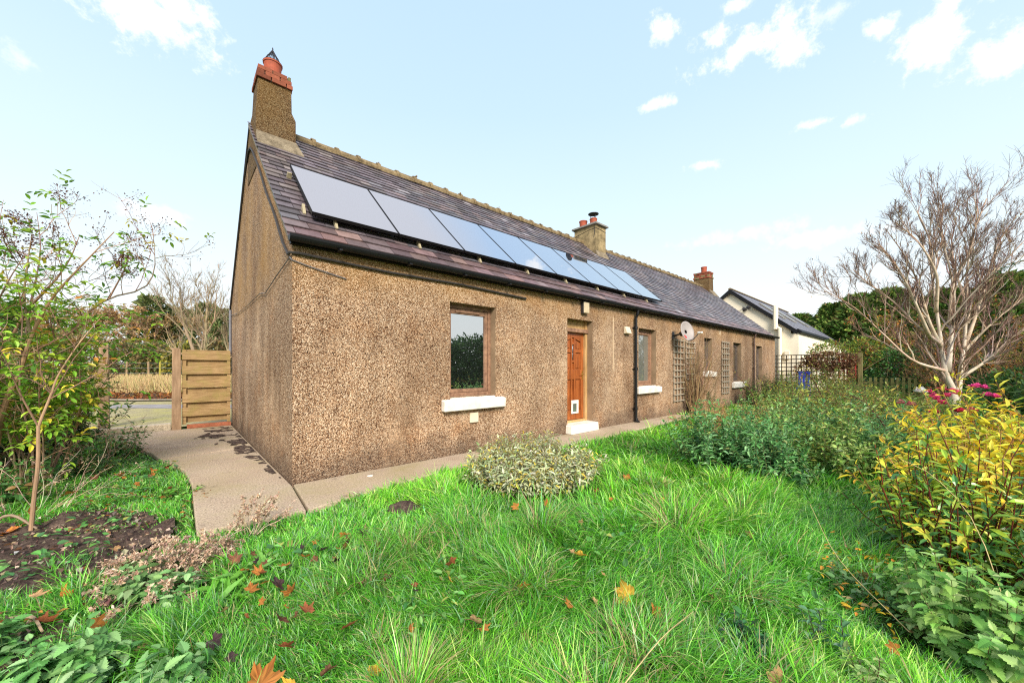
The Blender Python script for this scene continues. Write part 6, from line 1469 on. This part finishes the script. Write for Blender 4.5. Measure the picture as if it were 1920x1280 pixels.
# spruce just outside the frame, one branch reaching in
spb = thing('spruce_tree', 'spruce at the right edge with one drooping green branch', 'tree', (6.0, -6.9, -.05))
MB().tubes(np.array([(6.0, -6.9, -.1), (6.02, -6.9, 2.0), (6.0, -6.88, 4.2)]), [.09, .07, .02], 8, np.array((.18, .11, .08))).build('trunk', M['bark'], spb)
n = 46; zz = uni(.5, 4.0, n); az = uni(0, 2 * PI, n); zz[0], az[0] = 2.75, 2.05
P, Rd = grow(np.stack([np.full(n, 6.0), np.full(n, -6.9), zz], -1), np.stack([np.cos(az), np.sin(az), uni(-.1, .15, n)], -1), np.where(np.arange(n) == 0, 1.35, (4.3 - zz) * .30), .012, 7, .06, -.03, .3)
MB().tubes(P, Rd, 5, np.tile((.2, .13, .08), (n, 1))).build('branches', M['bark'], spb)
q = kids(P, Rd, 16, .2, 1, .5, .9, .12, .25, .5, .4, -.1); B1, R1 = grow(*q[:3], .004, 5, .05, -.06, .6)
lv = MB(); leaves_on(lv, B1, 16, 0.05, 1, T_QLONG, .035, [((.035, .10, .035), 3), ((.07, .16, .05), 2)], .3, .6, True, .3, 1, .2); leaves_on(lv, P, 26, .2, 1, T_QLONG, .035, [((.035, .10, .035), 3), ((.07, .16, .05), 2)], .3, .6, True, .3, 1, .2)
lv.build('crown', M['needle'], spb)

# ------------------------------------------------------------------ far left: the single bare tree and the wood
tg, _ = bare_tree('bare_tree', 'leafless grey-brown tree standing behind the wooden gate', 'tree', 7.2, (.36, .27, .17), .35, .15, (13, 9, 7), (.45, .7), .010, trop=(.16, .14, .12), stems=3)
tg.location = (.15, 27.4, .45)
wt, wl = bare_tree('wood_tree', 'bare brown tree in the far wood, behind the elder', 'tree', 9.5, (.46, .33, .22), .4, .16, (13, 7, 6), (.40, .62), .016, group='bare trees of the far wood')
lv = MB(); tp = wl.reshape(-1, 3)[RNG.choice(len(wl) * 5, 2600)]; scatter(lv, T_QUAD, tp, RNG.normal(0, 1, tp.shape), RNG.normal(0, .6, tp.shape) + UP, uni(.12, .3, len(tp)), pal(len(tp), [((.54, .32, .14), 3), ((.42, .26, .14), 3), ((.46, .38, .13), 1.2)], .2)); lv.build('leaves', M['straw'], wt)
WOOD = [(44, 300, 1.0, None), (46, 250, .98, 'bare tree in the far wood above the lone post'), (43, 195, 1.0, 'bare tree in the far wood left of the lone post'), (48, 140, 1.05, 'bare tree in the far wood seen through elder leaves'), (42, 80, 1.0, 'bare tree in the far wood beyond the dark bushes'), (45, 20, 1.05, 'bare tree in the far wood at the left edge'), (50, 350, .95, 'bare tree in the far wood behind the gate tree'), (47, 395, .95, 'bare tree in the far wood nearest the cottage gable'), (40, -50, 1.0, 'bare tree in the far wood, out beyond the left edge'), (49, 435, .92, 'bare tree in the far wood half hidden by the gable')]
for i, (D, px, s_, lb) in enumerate(WOOD):
    p = W2(D, px); z = float(gh(p[0], p[1])) - .1
    if lb is None: wt.location = (p[0], p[1], z); wt.scale = (s_ * 1.3, s_ * 1.3, s_)
    else: dup(wt, (p[0], p[1], z), i * 2.1, (s_ * 1.35, s_ * 1.35, s_), lb)
pA = conifer('dark pine top showing right of the elder', 9.5, 2.6, 2300, [((.17, .22, .08), 4), ((.24, .28, .10), 3), ((.10, .13, .05), 2)], 'pine_tree', (.4, .9), .6, 'dark pines in the far wood')
p = W2(46, 285); pA.location = (p[0], p[1], .5)
for i, (D, px, s_, lb) in enumerate([(48, 335, .88, 'dark pine behind the gate tree, left'), (47, 385, .92, 'dark pine behind the gate tree, right'), (30, 5, .62, 'dark conifer at the far left edge behind the elder'), (45, 420, .82, 'dark pine touching the cottage gable edge')]):
    p = W2(D, px); dup(pA, (p[0], p[1], .5), i * 1.9 + 1, s_, lb)
HG = [((.13, .16, .05), 3), ((.08, .11, .035), 2), ((.30, .21, .10), 3), ((.42, .34, .08), 1.3)]
BG = [((.40, .27, .13), 4), ((.26, .22, .09), 3), ((.14, .17, .05), 1.5), ((.50, .36, .11), 1.3)]
for i, (D, px, w_, h_, lb, cl) in enumerate([(37, 235, 3.4, 3.4, 'dark hedgerow bush behind the lone post', HG), (37.5, 300, 3.2, 3.3, 'dark hedgerow bush behind the fence posts', HG), (36.5, 345, 2.6, 3.2, 'yellow-leaved hedgerow bush left of the gate tree', [((.36, .30, .05), 3), ((.2, .2, .05), 2), ((.06, .1, .03), 2)]), (37, 400, 3.2, 3.6, 'brown hedgerow bush above the wooden gate', [((.2, .13, .06), 3), ((.1, .11, .04), 2), ((.28, .2, .08), 1)]), (37, 170, 3.4, 4.2, 'hedgerow bush behind the elder branches', BG), (37, 100, 3.4, 4.6, 'hedgerow bush left of the others, behind elder', BG), (36, 30, 3.4, 4.6, 'hedgerow bush at the far left edge', BG)]):
    p = W2(D, px); z = float(gh(p[0], p[1]))
    clump('hedgerow_bush', lb, 'bush', [((p[0], p[1], z + h_ * .45), (w_ * .6, w_ * .6, h_ * .58), 1)], 2600, T_QUAD, .34, cl, None, 10, (p[0], p[1], z))

# tall garden hedge across the lawn from the cottage (it shows in the window glass)
clump('garden_hedge', 'dark green hedge across the lawn, mirrored in the window', 'hedge', [((4.5 + i * 1.5, -10.6 + .25 * (i % 2), 1.3 + .25 * (i % 3)), (1.4, 1.0, 1.6), .15) for i in range(9)], 34000, T_QUAD, .17, [((.04, .11, .02), 3), ((.08, .17, .035), 2), ((.025, .06, .02), 2)], None, 6, (9, -10.6, 0))
